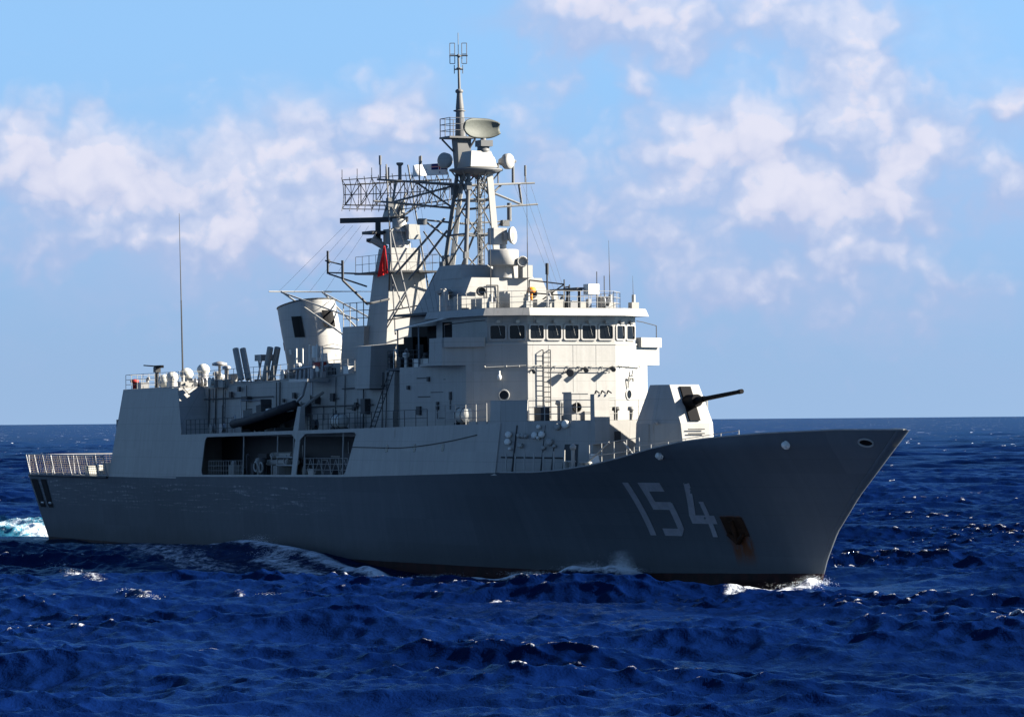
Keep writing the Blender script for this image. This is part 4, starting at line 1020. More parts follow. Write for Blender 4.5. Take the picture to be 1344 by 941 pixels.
m_ = MB(); m_.tube((21.4, 3.4, 16.1), (21.4, 3.4, 17.4), .05, 6); m_.ball((21.4, 3.4, 17.3), .2, 10, .6); m_.tube((21.4, 3.4, 17.3), (21.4, 3.4, 18.5), .03, 5)
m_.tube((22.4, 3.4, 16.1), (22.4, 3.4, 18.2), .03, 5); m_.build('light_mast', M_DARK, roof_o)
m_ = MB(); m_.tube((22.6, .7, 16.1), (22.6, .7, 17.3), .08, 6); m_.tube((23.4, 1.1, 16.1), (23.4, 1.1, 17.4), .08, 6); m_.box(22.0, 23.9, .7, 1.1, 17.2, 17.4); m_.tube((21.4, .1, 17.3), (24.0, 1.4, 17.35), .06, 6)
op = m_.build('optical_sight', M_DARK, roof_o)
m_ = MB(); m_.box(23.7, 24.4, 1.25, 2.0, 16.95, 17.6); m_.build('sight_housing', M_WHITE, op)
whip(23.0, 3.5, 16.1, 4.3, -.15, .04, .25); whip(22.0, -4.3, 16.1, 5.4, -.1, .045, .22); whip(23.0, 5.15, 16.1, 2.1, -.1, .03, .25); whip(24.2, -2.85, 16.1, 8.0, -.05, .04, .22)

# ------------------------------------------------------------------ foremast
M_MAST = mat('mast_grey', (.115, .118, .12), .5, var=.15)
mb = MB()
legb = [(9.0, -1.35), (11.9, -1.2), (11.9, 1.2), (9.0, 1.35)]
legt = [(9.9, -.75), (11.6, -.75), (11.6, .75), (9.9, .75)]
zb0, zt0 = 18.9, 25.5
lp = lambda i, f: Vector((legb[i][0] + (legt[i][0] - legb[i][0]) * f, legb[i][1] + (legt[i][1] - legb[i][1]) * f, zb0 + (zt0 - zb0) * f))
for i in range(4): mb.tube(lp(i, 0), lp(i, 1), .16, 8, .13)
lv = [0, .36, .7, 1.0]
for a, b in zip(lv[:-1], lv[1:]):
    for i in range(4):
        j = (i + 1) % 4
        mb.tube(lp(i, b), lp(j, b), .07, 6); mb.tube(lp(i, a), lp(j, b), .055, 6); mb.tube(lp(j, a), lp(i, b), .055, 6) if a > .5 else None
# long raking struts down to the mast house and after tower
mb.tube((9.0, -1.3, 22.4), (3.5, -2.3, 19.0), .08, 6); mb.tube((9.2, -1.2, 21.6), (5.8, -2.4, 18.5), .08, 6); mb.tube((9.0, 1.3, 22.4), (3.5, 2.3, 19.0), .08, 6)
mast = mb.build('foremast', M_MAST, frigate)
m_ = MB()
for k in range(4): m_.tube(lp(0, 0) + Vector((.35 + .22 * k, .2, 0)), lp(0, 1) + Vector((.2 + .13 * k, .2, 0)), .055, 6)
m_.build('cable_run', M_PALE, mast)
m_ = MB(); q = [lp(2, 0) + Vector((.12, -.32, 0)), lp(2, 0) + Vector((.12, .1, 0)), lp(2, 1) + Vector((.12, .1, 0)), lp(2, 1) + Vector((.12, -.32, 0))]
m_.slab(q, .16); m_.build('wave_guide_trunk', M_PALE, mast)
m_ = MB(); ladder(m_, lp(1, 0) + Vector((.25, 1.0, 0)), lp(1, 1) + Vector((.25, .8, 0)), .42, (.3, 1, 0), 24, .03); ladder(m_, lp(3, 0) + Vector((.6, -.4, 0)), lp(3, 1) + Vector((.3, -.3, 0)), .4, (1, 0, 0), 24, .025); m_.build('mast_ladder', M_MAST, mast)
# small boxes, junctions on the legs
m_ = MB()
for i, f, sx in ((0, .05, .5), (0, .12, .4), (1, .15, .3), (2, .3, .35), (3, .4, .3), (1, .48, .25), (0, .8, .4), (1, .83, .35), (2, .75, .3)):
    p = lp(i, f); m_.box(p.x - sx / 2, p.x + sx / 2, p.y - sx / 2, p.y + sx / 2, p.z - sx * .7, p.z + sx * .7)
m_.build('junction_box', M_MAST, mast)
# top platform and equipment
m_ = MB(); m_.lathe((11.1, 0, 25.4), [(1.0, -.25), (1.75, .0), (1.75, .1), (1.7, .12)], n=24)
for k in range(6): m_.tube((11.1 + 1.6 * math.cos(k * 1.047), 1.6 * math.sin(k * 1.047), 25.4), (11.0 + .8 * math.cos(k * 1.047), .8 * math.sin(k * 1.047), 24.4), .05, 5)
m_.build('mast_platform', M_MAST, mast)
m_ = MB(); m_.loft([[(10.2, -.95, 25.6), (12.3, -.95, 25.6), (12.3, 1.0, 25.6), (10.2, 1.0, 25.6)], [(10.5, -.7, 26.65), (11.9, -.7, 26.65), (11.9, .7, 26.65), (10.5, .7, 26.65)]]); m_.build('equipment_housing', M_PALE, mast)
for (x, y, z, ax, nm) in ((9.9, -1.55, 26.1, (.5, -.87, .05), 'dish_antenna'), (11.9, 1.75, 26.0, (.87, .5, 0), 'dish_antenna'), (9.4, 1.6, 26.1, (-.5, .87, 0), 'dish_antenna')):
    m_ = MB(); m_.lathe((x, y, z), [(.2, -.45), (.3, -.2), (.5, 0), (.52, .3), (.45, .4), (.1, .43)], ax, 22); m_.build(nm, M_PAINT, mast)
m_ = MB(); m_.lathe((11.6, .3, 26.65), [(.42, 0), (.4, .3), (.2, .35), (.18, .85)], n=14); m_.box(11.2, 12.1, -.1, .75, 26.95, 27.35); m_.build('radar_pedestal', M_MAST, mast)
# surveillance radar: dished mesh reflector, long and low
m_ = MB(); na, nb = 22, 10; ctr = Vector((11.5, .05, 28.12)); ax = Vector((.985, .12, .06)).normalized(); hor = Vector((0, 0, 1)).cross(ax).normalized(); ver = ax.cross(hor)
grid = {}
for i in range(na + 1):
    for j in range(nb + 1):
        s_ = -1 + 2 * i / na; t_ = -1 + 2 * j / nb
        w = 1.36 * s_; hh = .64 * t_ * (1 - .5 * abs(s_) ** 3)
        grid[i, j] = ctr + hor * w + ver * hh + ax * (.32 * s_ * s_ + .16 * t_ * t_)
m_.add([grid[i, j] for i in range(na + 1) for j in range(nb + 1)], [(i * (nb + 1) + j, (i + 1) * (nb + 1) + j, (i + 1) * (nb + 1) + j + 1, i * (nb + 1) + j + 1) for i in range(na) for j in range(nb)], True)
rd = m_.build('surveillance_radar', mat('radar_mesh', (.085, .092, .082), .6, var=.25, vscale=6), mast); md = rd.modifiers.new('shell', 'SOLIDIFY'); md.thickness = .05
m_ = MB()
for i in range(0, na + 1, 2): m_.path([grid[i, j] - ax * .05 for j in range(nb + 1)], .03, 4)
for j in (0, 5, 10): m_.path([grid[i, j] - ax * .05 for i in range(na + 1)], .035, 4)
for s_ in (4, 18): m_.tube(grid[s_, 5] - ax * .05, ctr - ax * .75 - Vector((0, 0, .3)), .04, 5)
m_.build('radar_backing', M_DARK, rd)
# upper platform and pole mast
m_ = MB(); m_.box(8.3, 9.9, -1.3, .7, 27.62, 27.74); m_.loft([[(8.9, -.5, 25.5), (9.6, -.5, 25.5), (9.6, .3, 25.5), (8.9, .3, 25.5)], [(8.7, -.6, 27.6), (9.6, -.6, 27.6), (9.6, .4, 27.6), (8.7, .4, 27.6)]])
for a, b in (((9.2, -.1, 26.2), (8.5, -1.2, 27.6)), ((9.2, -.1, 26.2), (9.8, .6, 27.6))): m_.tube(a, b, .07, 6)
rail(m_, [(8.35, .65, 27.74), (8.35, -1.25, 27.74), (9.85, -1.25, 27.74), (9.85, .65, 27.74)], 1.2, .8, 3, .028); m_.build('upper_platform', M_MAST, mast)
m_ = MB(); px_, py_ = 9.0, -.1
m_.tube((px_, py_, 27.7), (px_ - .05, py_, 29.6), .36, 10, .26); m_.tube((px_ - .05, py_, 29.6), (px_ - .1, py_, 30.8), .28, 10, .16); m_.tube((px_ - .1, py_, 30.8), (px_ - .22, py_, 33.2), .1, 8, .07)
for z, r, h in ((30.6, .26, .3), (32.2, .18, .12), (33.0, .16, .1), (29.4, .4, .15)): m_.lathe((px_ - .12, py_, z), [(r * .6, 0), (r, h * .3), (r, h * .7), (r * .6, h)], n=12)
pole = m_.build('pole_mast', M_MAST, mast)
m_ = MB()
for zc, wd, hh in ((32.2, .5, .28), (33.1, 1.0, 0.0)):
    x0 = px_ - .2; dirv = Vector((.44, .9, 0)); p = Vector((x0, py_, zc)); m_.tube(p - dirv * wd * .6, p + dirv * wd * .6, .05, 5)
    if hh:
        for s_ in (-1, 1): q = p + dirv * wd * .55 * s_; m_.tube(q - Vector((0, 0, hh)), q + Vector((0, 0, hh)), .03, 5)
for s_ in (-1, -.42, .42, 1):
    q = Vector((px_ - .22, py_, 33.2)) + Vector((.44, .9, 0)) * .55 * s_; m_.tube(q - Vector((0, 0, .62)), q + Vector((0, 0, .72)), .028, 5)
for zz in (-.62, .72, 0): 
    for a, b in ((-1, -.42), (.42, 1)):
        m_.tube(Vector((px_ - .22, py_, 33.2 + zz)) + Vector((.44, .9, 0)) * .55 * a, Vector((px_ - .22, py_, 33.2 + zz)) + Vector((.44, .9, 0)) * .55 * b, .025, 5)
m_.tube((px_ - .22, py_, 33.1), (px_ - .24, py_, 34.6), .025, 5)
m_.build('direction_finder', M_MAST, pole)
# yards, braces and their aerials
m_ = MB()
for sgn, L in ((-1, 6.1), (1, 5.3)):
    ytip = sgn * L
    m_.tube((9.4, 0, 24.55), (9.0, ytip, 24.85), .1, 6, .07); m_.tube((9.4, 0, 23.0), (9.0, ytip * 1.04, 23.45), .09, 6, .07)
    m_.tube((9.5, sgn * .9, 24.5), (9.0, ytip * .82, 23.4), .08, 6); m_.tube((9.5, sgn * .9, 23.05), (9.0, ytip * .55, 24.75), .07, 6); m_.tube((9.0, ytip * .82, 23.4), (9.0, ytip * .78, 24.85), .08, 6)
    m_.tube((11.3, sgn * .9, 24.5), (9.1, ytip * .8, 24.8), .06, 6)
    m_.tube((9.4, 0, 22.05), (9.2, sgn * 3.3, 22.3), .08, 6, .06); m_.tube((9.3, sgn * 1.0, 21.0), (9.2, sgn * 2.9, 22.25), .07, 6); m_.box(9.0, 9.4, sgn * 3.0 - .25, sgn * 3.0 + .25, 21.95, 22.35)
m_.build('yard', M_MAST, mast)
m_ = MB()
for y, z, h, r in ((-5.9, 24.85, 1.5, .05), (-5.9, 25.8, .6, .09), (-4.5, 24.85, .9, .12), (-3.1, 24.8, 1.6, .045), (-3.0, 25.9, .55, .09), (2.6, 24.7, 1.2, .05), (2.6, 25.4, .7, .1), (3.7, 24.8, 1.3, .1), (4.6, 24.8, 1.1, .05), (4.6, 25.3, .7, .08), (3.4, 22.3, 1.2, .16), (-5.3, 24.85, .8, .05)):
    m_.tube((9.05, y, z), (9.05, y, z + h), r, 8)
for y, z in ((-4.5, 25.75), (3.7, 26.1)): m_.lathe((9.05, y, z), [(.12, 0), (.24, .12), (.22, .22)], n=10)
m_.build('yard_aerial', M_MAST, mast)
m_ = MB(); m_.lathe((9.2, .9, 25.1), [(.1, 0), (.35, .1), (.4, .35), (.2, .6), (.1, .75)], n=12); m_.build('siren_horn', M_REDOX, mast)
# signal halyards and aerial wires
m_ = MB()
for y0, y1 in ((-5.4, -5.0), (-4.7, -4.6), (-4.0, -4.2), (-3.3, -3.9)): m_.tube((9.05, y0, 24.7), (13.5, y1, 16.1), .009, 3)
for y0, y1 in ((5.0, 4.6), (4.4, 4.3), (3.8, 4.0)): m_.tube((9.05, y0, 24.7), (15.5, y1, 16.1), .009, 3)
for y0 in (-.9, -.3, .3, .9): m_.tube((-8.0, y0, 22.8), (-17.8, y0 * 2, 18.55), .009, 3)
m_.build('halyard', M_DARK, mast)

# ------------------------------------------------------------------ after radar tower
m_ = MB(); rr = lambda x0, x1, y, z: [(x0, -y, z), (x1, -y, z), (x1, y, z), (x0, y, z)]
m_.loft([rr(-3.3, .75, 1.9, 12.3), rr(-2.35, .3, 1.3, 19.3)]); m_.loft([rr(-2.25, .25, 1.25, 19.3), rr(-2.0, .1, 1.05, 20.9)])
tower = m_.build('radar_tower', M_PAINT, frigate)
m_ = MB(); m_.box(-4.2, 1.6, -1.9, 1.9, 19.2, 19.32); m_.tube((-3.5, -1.0, 19.25), (-7.6, -2.4, 19.5), .08, 6, .05); m_.tube((1.2, -1.7, 19.2), (.4, -1.4, 18.0), .06, 6); m_.tube((1.2, 1.7, 19.2), (.4, 1.4, 18.0), .06, 6); m_.tube((-7.4, -2.4, 19.4), (-3.3, -1.4, 18.4), .06, 6)
m_.tube((-7.6, -2.4, 19.4), (-7.6, -2.4, 21.0), .08, 6); m_.build('tower_platform', M_DARK, tower)
m_ = MB(); rail(m_, [(-4.1, -1.85, 19.32), (1.5, -1.85, 19.32), (1.5, 1.85, 19.32), (-4.1, 1.85, 19.32)], 1.1, 1.2, 2, .02); m_.build('tower_railing', M_DARK, tower)
m_ = MB()
for z, r, h in ((20.9, .75, .5), (21.4, .55, .6), (22.0, .7, .25), (22.3, .5, .6)): m_.lathe((-.9, 0, z), [(r, 0), (r, h), (r * .8, h + .02)], n=14)
m_.box(-1.6, -.5, -.9, -.3, 21.2, 22.2); m_.box(-.6, .2, .2, 1.0, 21.5, 22.5); m_.tube((-1.5, -.7, 20.9), (-1.9, -1.6, 21.6), .2, 8, .3)
m_.build('radar_turntable', M_PALE, tower)
m_ = MB(); m_.lathe((-2.2, -1.3, 21.3), [(.3, 0), (.55, .1), (.55, .3), (.2, .35)], n=14); m_.build('tower_bracket', M_DARK, tower)
# navigation radar bar and its pedestal
m_ = MB(); m_.slab([(-3.9, -3.05, 22.7), (-.5, .45, 22.7), (-.5, .45, 23.05), (-3.9, -3.05, 23.05)], .2); nr = m_.build('navigation_radar', M_DARK, tower)
m_ = MB(); m_.tube((-2.0, -1.1, 21.4), (-2.0, -1.1, 22.7), .2, 8); m_.box(-2.9, -1.2, -1.9, -.4, 21.9, 22.1); m_.build('radar_pedestal', M_DARK, nr)
m_ = MB(); m_.loft([rr(-2.6, -1.0, .5, 23.1), rr(-2.2, -1.0, .35, 24.1)]); m_.build('feed_housing', M_PALE, nr)
# long-range air search radar: an open lattice, curved reflector
m_ = MB(); ctr = Vector((-.9, 0, 24.7)); ax = Vector((.75, -.66, 0)).normalized(); hor = Vector((0, 0, 1)).cross(ax).normalized()
def G(s_, t_): return ctr + hor * (3.75 * s_) + Vector((0, 0, 1)) * (1.15 * t_ * (1 - .15 * abs(s_)) + .1 * s_) + ax * (1.0 * s_ * s_ + .35 * t_ * t_ - .4)
for t_ in (-1, 0, 1): m_.path([G(-1 + 2 * i / 16, t_) for i in range(17)], .032, 5)
for i in range(17): s_ = -1 + 2 * i / 16; m_.path([G(s_, -1.15 + .575 * j) for j in range(5)], .026, 4)
for i in range(0, 16, 2):
    s_ = -1 + i / 8; m_.tube(G(s_, -1), G(s_ + .125, 0), .026, 4); m_.tube(G(s_ + .125, 0), G(s_ + .25, -1), .026, 4); m_.tube(G(s_, 1), G(s_ + .125, 0), .026, 4); m_.tube(G(s_ + .125, 0), G(s_ + .25, 1), .026, 4)
def Bk(s_, t_): return G(s_, t_) - ax * (1.1 * (1 - abs(s_) * .55))
for t_ in (-.7, .7): m_.path([Bk(-1 + i / 4, t_) for i in range(9)], .045, 5)
for i in range(9):
    s_ = -1 + i / 4
    for t_ in (-.7, .7): m_.tube(G(s_, t_), Bk(s_, t_), .03, 4)
    m_.tube(Bk(s_, -.7), Bk(s_, .7), .04, 4)
    if i < 8: m_.tube(Bk(s_, -.7), Bk(s_ + .25, .7), .035, 4); m_.tube(G(s_, .7), Bk(s_ + .25, .7), .03, 4)
for s_ in (-1, -.75, -.5, -.25): m_.tube(G(s_, 1), G(s_, 1) + Vector((0, 0, .7)), .025, 4)
air = m_.build('air_search_radar', M_DARK, tower)
m_ = MB(); m_.tube(Bk(-.3, -.7), (-.9, 0, 22.9), .08, 6); m_.tube(Bk(.3, -.7), (-.9, 0, 22.9), .08, 6); m_.tube(G(0, -1), (-.9, 0, 22.9), .08, 6); m_.tube(Bk(0, 0), (-.9, 0, 22.9), .1, 6); m_.tube((-.9, 0, 22.9), ctr + ax * 2.2 + Vector((0, 0, -.9)), .06, 6); m_.box(*[c for c in (ctr.x + ax.x * 2.2 - .2, ctr.x + ax.x * 2.2 + .2, ctr.y + ax.y * 2.2 - .2, ctr.y + ax.y * 2.2 + .2, ctr.z - 1.1, ctr.z - .5)])
m_.build('radar_support', M_MAST, air)
# raking stays in front of the tower
m_ = MB()
for sgn in (-1, 1):
    m_.tube((1.6, sgn * 1.5, 15.0), (-1.2, sgn * .8, 26.6), .06, 5)
    m_.tube((6.5, sgn * 2.6, 16.2), (.4, sgn * 1.2, 22.0), .06, 5); m_.tube((3.0, sgn * 1.6, 16.8), (1.3, sgn * 1.7, 19.2), .05, 5); m_.tube((.7, sgn * 1.7, 15.5), (4.5, sgn * 2.0, 17.6), .05, 5)
m_.tube((1.0, -1.8, 16.0), (7.0, 1.4, 16.6), .05, 5); m_.tube((1.0, -1.8, 16.6), (7.0, 1.4, 17.4), .05, 5)
m_.build('raking_stay', M_MAST, tower)
# bracket with hook and lamp on the starboard side
m_ = MB(); m_.path([(2.6, -4.0, 17.0), (2.2, -5.6, 18.6), (2.2, -5.6, 19.9)], .09, 6); m_.tube((2.2, -5.6, 19.6), (1.6, -6.6, 19.9), .05, 5); m_.ball((1.7, -6.4, 19.85), .16, 8)
m_.tube((2.6, -4.0, 17.0), (1.0, -1.7, 17.4), .08, 6); m_.build('lamp_bracket', M_DARK, tower)

# ------------------------------------------------------------------ boat davits
for sgn in (-1, 1):
    m_ = MB()
    for x0 in (-12.6, -2.6):
        m_.path([(x0, sgn * 6.9, Z01(x0)), (x0, sgn * 6.9, 9.4), (x0, sgn * 5.4, 9.9)], .07, 6) if x0 < -5 else None
    m_.prism([(-3.1, sgn * 6.5), (-2.2, sgn * 6.5), (-2.2, sgn * 7.0), (-3.1, sgn * 7.0)], Z01(-3), [(-2.75, sgn * 6.5), (-2.2, sgn * 6.5), (-2.2, sgn * 6.8), (-2.75, sgn * 6.8)], 10.25)
    m_.tube((-2.5, sgn * 6.7, 10.1), (-3.0, sgn * 4.8, 11.2), .1, 6)
    dv = m_.build('boat_davit', M_PALE, frigate)
    m_ = MB(); m_.box(-5.2, -2.0, sgn * 5.6 - .8, sgn * 5.6 + .8, 11.9, 12.1)
    for i in range(5): x0 = -5.0 + i * .7; m_.tube((x0, sgn * 5.9, 12.1), (x0 + .2, sgn * 5.9, 13.0), .12, 6); m_.box(x0, x0 + .4, sgn * 5.4, sgn * 5.4 + .3, 12.2, 12.6)
    m_.tube((-5.3, sgn * 6.0, 12.8), (-1.8, sgn * 6.0, 12.9), .1, 6); m_.tube((-2.2, sgn * 6.0, 11.0), (-2.2, sgn * 6.0, 13.4), .09, 6); m_.path([(-2.4, sgn * 6.3, 11.9), (-3.0, sgn * 6.3, 11.0), (-4.0, sgn * 6.3, 10.6)], .09, 6)
    m_.build('davit_winch', M_STEEL, dv)

# ------------------------------------------------------------------ separate things aboard
def boat(loc, label, sgn):
    root = empty('inflatable_boat', loc); tag(root, label, 'boat', 'ship boats')
    root.rotation_euler = (0, R(-5.5), 0)
    def at(mb_, nm, mt): return mb_.build(nm, mt, root)
    m_ = MB()
    for s_ in (-1, 1):
        pts = [(-4.2, s_ * 1.0, .75), (-1.0, s_ * 1.05, .72), (2.0, s_ * 1.0, .8), (3.6, s_ * .65, .98), (4.5, 0, 1.2)]
        for a, b in zip(pts[:-1], pts[1:]): m_.tube(a, b, .3, 12)
        for p in pts[1:-1]: m_.ball(p, .3, 12)
    m_.ball((4.5, 0, 1.2), .32, 12); at(m_, 'tube', M_RUBBER)
    m_ = MB(); secs = [(-4.1, .85, .05), (-1, .9, 0), (2, .75, .1), (3.6, .4, .45), (4.4, .06, .9)]
    rings = [[(x, -b, .75 + .1 * k * .1), (x, 0, z), (x, b, .75)] for k, (x, b, z) in enumerate(secs)]
    m_.loft(rings); at(m_, 'boat_hull', M_BLACK)
    m_ = MB(); m_.box(-1.4, -.5, -.4, .4, .7, 1.75); m_.box(-.55, -.45, -.4, .4, 1.7, 2.1); cons = at(m_, 'console', M_DARK)
    m_ = MB(); m_.box(-2.9, -1.8, -.3, .3, .7, 1.3); at(m_, 'seat', M_DARK)
    m_ = MB(); m_.box(-4.4, -3.9, -.35, .35, .8, 1.7); at(m_, 'engine_cover', M_PALE)
    m_ = MB(); m_.path([(-3.2, -.8, .9), (-3.2, -.8, 2.3), (-3.2, .8, 2.3), (-3.2, .8, .9)], .05, 6); at(m_, 'roll_bar', M_STEEL)
    m_ = MB(); m_.box(.2, .7, -.35, .35, .8, 1.35); at(m_, 'stowed_bag', M_WHITE)
    return root
boat((-9.4, -6.05, 8.75), 'dark rigid inflatable boat hanging on davits above the starboard bay opening', -1)
m_ = MB()
for x0 in (-12.6, -6.6): m_.box(x0 - .12, x0 + .12, -6.9, -5.2, Z01(x0) - .03, Z01(x0) + .22)
m_.build('boat_chock', M_DARK, frigate)

def raft(loc, label, r=.42, L=1.3, group='liferaft canisters'):
    root = empty('liferaft_canister', loc); tag(root, label, 'liferaft', group)
    m_ = MB(); m_.lathe((-L / 2, 0, r + .1), [(.05, 0), (r * .8, .03), (r, .15), (r, L - .15), (r * .8, L - .03), (.05, L)], (1, 0, 0), 18); m_.build('canister', M_DOME, root)
    m_ = MB()
    for x0 in (-L * .28, L * .28): 
        pts = [(x0, (r + .015) * math.cos(a), r + .1 + (r + .015) * math.sin(a)) for a in [2 * math.pi * i / 16 for i in range(17)]]; m_.path(pts, .025, 4)
        m_.box(x0 - .06, x0 + .06, -r, r, 0, .14)
    m_.build('strap', M_DARK, root)
raft((22.0, -6.2, Z01(22) + .02), 'cream liferaft canister behind the pale rail below the bridge wing', .48, 1.5)
raft((2.6, -6.1, Z01(2.6)), 'grey shaded liferaft canister on the boat deck beside the dark ladder', .45, 1.5)

def flag_cloth(name, loc, label, cat, w, h, hdir, material, sag=.25, extra=None):
    root = empty(name, loc); tag(root, label, cat)
    nx, ny = 16, 8; hd = Vector(hdir).normalized(); sd_ = Vector((-hd.y, hd.x, 0))
    def pt(a, b, off=0.0): return hd * (w * a) + Vector((0, 0, -h * b - sag * a * a)) + sd_ * (.12 * math.sin(a * 8 + b * 1.5) * (.3 + a) + off)
    def patch(a0, a1, b0, b1, off, n1=nx, n2=ny):
        m_ = MB()
        vs = [pt(a0 + (a1 - a0) * i / n1, b0 + (b1 - b0) * j / n2, off) for i in range(n1 + 1) for j in range(n2 + 1)]
        m_.add(vs, [(i * (n2 + 1) + j, (i + 1) * (n2 + 1) + j, (i + 1) * (n2 + 1) + j + 1, i * (n2 + 1) + j + 1) for i in range(n1) for j in range(n2)], True); return m_
    cl = patch(0, 1, 0, 1, 0).build('cloth', material, root); md = cl.modifiers.new('th', 'SOLIDIFY'); md.thickness = .012; md.offset = 0
    return root, cl, patch, pt
# white ensign streaming aft from the starboard yard halyard
hd = (-.3, -.95, 0)
root, cl, patch, pt = flag_cloth('naval_ensign', (9.0, -1.05, 26.0), 'white naval ensign with blue stars flying from the starboard yard', 'flag', 2.3, .75, hd, M_FWHITE, .15)
for off in (.02, -.02):
    can = patch(0, .46, 0, .52, off, 8, 5).build('canton', M_FBLUE, cl); 
    o2 = off * 1.6
    for a0, a1, b0, b1, mt in ((0, .46, .21, .31, M_FWHITE), (.19, .27, 0, .52, M_FWHITE), (0, .46, .235, .285, M_RED), (.21, .25, 0, .52, M_RED)):
        patch(a0, a1, b0, b1, o2 if mt is M_FWHITE else off * 2.0, 6, 3).build('cross', mt, cl)
    for (a, b, r) in ((.23, .76, .09), (.72, .2, .06), (.72, .82, .07), (.6, .45, .06), (.86, .42, .06), (.78, .6, .04)):
        m_ = MB(); c_ = [pt(a + r * .35 * (1 if k % 2 == 0 else .45) * math.sin(2 * math.pi * k / 14), b + r * (1 if k % 2 == 0 else .45) * math.cos(2 * math.pi * k / 14), off) for k in range(14)]
        m_.add([pt(a, b, off)] + c_, [(0, k + 1, (k + 1) % 14 + 1) for k in range(14)]); m_.build('star', M_FBLUE, cl)
# red signal flag hanging limp
m_ = MB(); root = empty('signal_flag', (2.4, -2.6, 20.9)); tag(root, 'plain red signal flag hanging limp beside the after radar tower', 'flag')
vs = []; n1, n2 = 8, 10
for i in range(n1 + 1):
    for j in range(n2 + 1):
        a, b = i / n1, j / n2; w_ = .12 + .85 * b ** .9
        vs.append((-.35 * w_ * a + .1 * math.sin(9 * a + 3 * b) * b, -w_ * .62 * (a - .35) + .0, -1.85 * b - .25 * a * b))
m_.add(vs, [(i * (n2 + 1) + j, (i + 1) * (n2 + 1) + j, (i + 1) * (n2 + 1) + j + 1, i * (n2 + 1) + j + 1) for i in range(n1) for j in range(n2)], True)
fl = m_.build('cloth', M_RED, root); md = fl.modifiers.new('th', 'SOLIDIFY'); md.thickness = .012
m_ = MB(); m_.tube((.02, .0, .8), (.02, .0, -2.0), .012, 4); m_.build('halyard', M_DARK, root)

# ------------------------------------------------------------------ small deck fittings
def fittings(seed, n, xr, yr, zf, parent, mats, hmax=.9):
    rg = random.Random(seed)
    for _ in range(n):
        x = rg.uniform(*xr); y = rg.uniform(*yr); z = zf(x); kind = rg.choice(('vent_cowl', 'junction_box', 'hose_reel', 'deck_pipe', 'stowage_box')); mt = rg.choice(mats); q = MB()
        if kind == 'vent_cowl': q.lathe((x, y, z), [(.12, 0), (.12, hmax * .6), (.24, hmax * .65), (.22, hmax * .85), (.05, hmax * .9)], n=10)
        elif kind == 'junction_box': w = rg.uniform(.15, .35); h = rg.uniform(.3, hmax); q.box(x - w, x + w, y - w * .6, y + w * .6, z, z + h); q.tube((x, y, z + h), (x, y, z + h + .2), .03, 5)
        elif kind == 'hose_reel': q.lathe((x, y - .15, z + .4), [(.36, 0), (.36, .04), (.22, .05), (.22, .26), (.36, .27), (.36, .3)], (0, 1, 0), 14); q.box(x - .3, x + .3, y - .1, y + .1, z, z + .15)
        elif kind == 'deck_pipe': q.path([(x, y, z), (x, y, z + hmax), (x + .25, y, z + hmax + .12), (x + .4, y, z + hmax - .1)], .06, 6)
        else: w = rg.uniform(.3, .6); q.box(x - w, x + w, y - .3, y + .3, z, z + .5); q.box(x - w - .03, x + w + .03, y - .33, y + .33, z + .5, z + .55)
        q.build(kind, mt, parent)
G3 = [M_STEEL, M_PALE, M_DARK, M_PAINT]
fittings(1, 16, (-36, -21), (-5.6, -3.6), lambda x: 11.74, hangar, [M_STEEL, M_PALE, M_DOME], .8)
fittings(2, 12, (-10, 4), (-4.3, -3.7), lambda x: Z02(x), deckhouse, G3, .9)
fittings(3, 14, (8.5, 15.4), (-6.0, -4.2), lambda x: 12.6, deckhouse, [M_DARK, M_DARK, M_PAINT, M_WHITE], 1.1)
fittings(4, 14, (-23, 24), (-6.3, -4.9), lambda x: Z01(x), frigate, [M_DARK, M_PAINT, M_STEEL], 1.1)
fittings(5, 14, (16.5, 24), (-3.8, 3.5), lambda x: 16.1, roof_o, G3, .8)
fittings(6, 8, (29.5, 34), (-3.6, 3.4), lambda x: Zf, fore, [M_PAINT, M_DARK, M_PALE], .9)
fittings(7, 16, (-18.5, 6.0), (-6.4, -4.2), lambda x: sheer(x) - .05, frigate, [M_BAY, M_DARK, M_PAINT, M_STEEL], 1.5)
fittings(8, 6, (35.5, 48), (-4.2, -2.5), lambda x: DECKZ(x), frigate, [M_PALE, M_PAINT], .5)

fittings(10, 14, (-11, 3.5), (-4.4, -3.7), lambda x: Z02(x), deckhouse, [M_DARK, M_PALE, M_STEEL, M_WHITE], 1.3)
def wall_runs(seed, n, xr, yf, zr, parent, mt):
    rg = random.Random(seed)
    for _ in range(n):
        x = rg.uniform(*xr); z = rg.uniform(*zr); q = MB()
        if rg.random() < .5: L = rg.uniform(.6, 2.6); q.tube((x, yf(x, z), z), (x + L, yf(x + L, z), z), .035, 5); nm = 'conduit'
        elif rg.random() < .6: w = rg.uniform(.12, .3); q.box(x - w, x + w, yf(x, z) - .12, yf(x, z) + .02, z - w, z + w); nm = 'junction_box'
        else: q.tube((x, yf(x, z), z - .5), (x, yf(x, z), z + .5), .03, 5); nm = 'conduit'
        q.build(nm, mt, parent)
wall_runs(1, 16, (-24, 7), lambda x, z: -4.68, (9.0, 11.6), deckhouse, M_DARK)
wall_runs(2, 12, (-18, 5), lambda x, z: -3.8, (5.8, 7.6), frigate, M_STEEL)
wall_runs(3, 10, (13.5, 21.5), lambda x, z: -6.26, (9.2, 12.0), bridge, M_DARK)

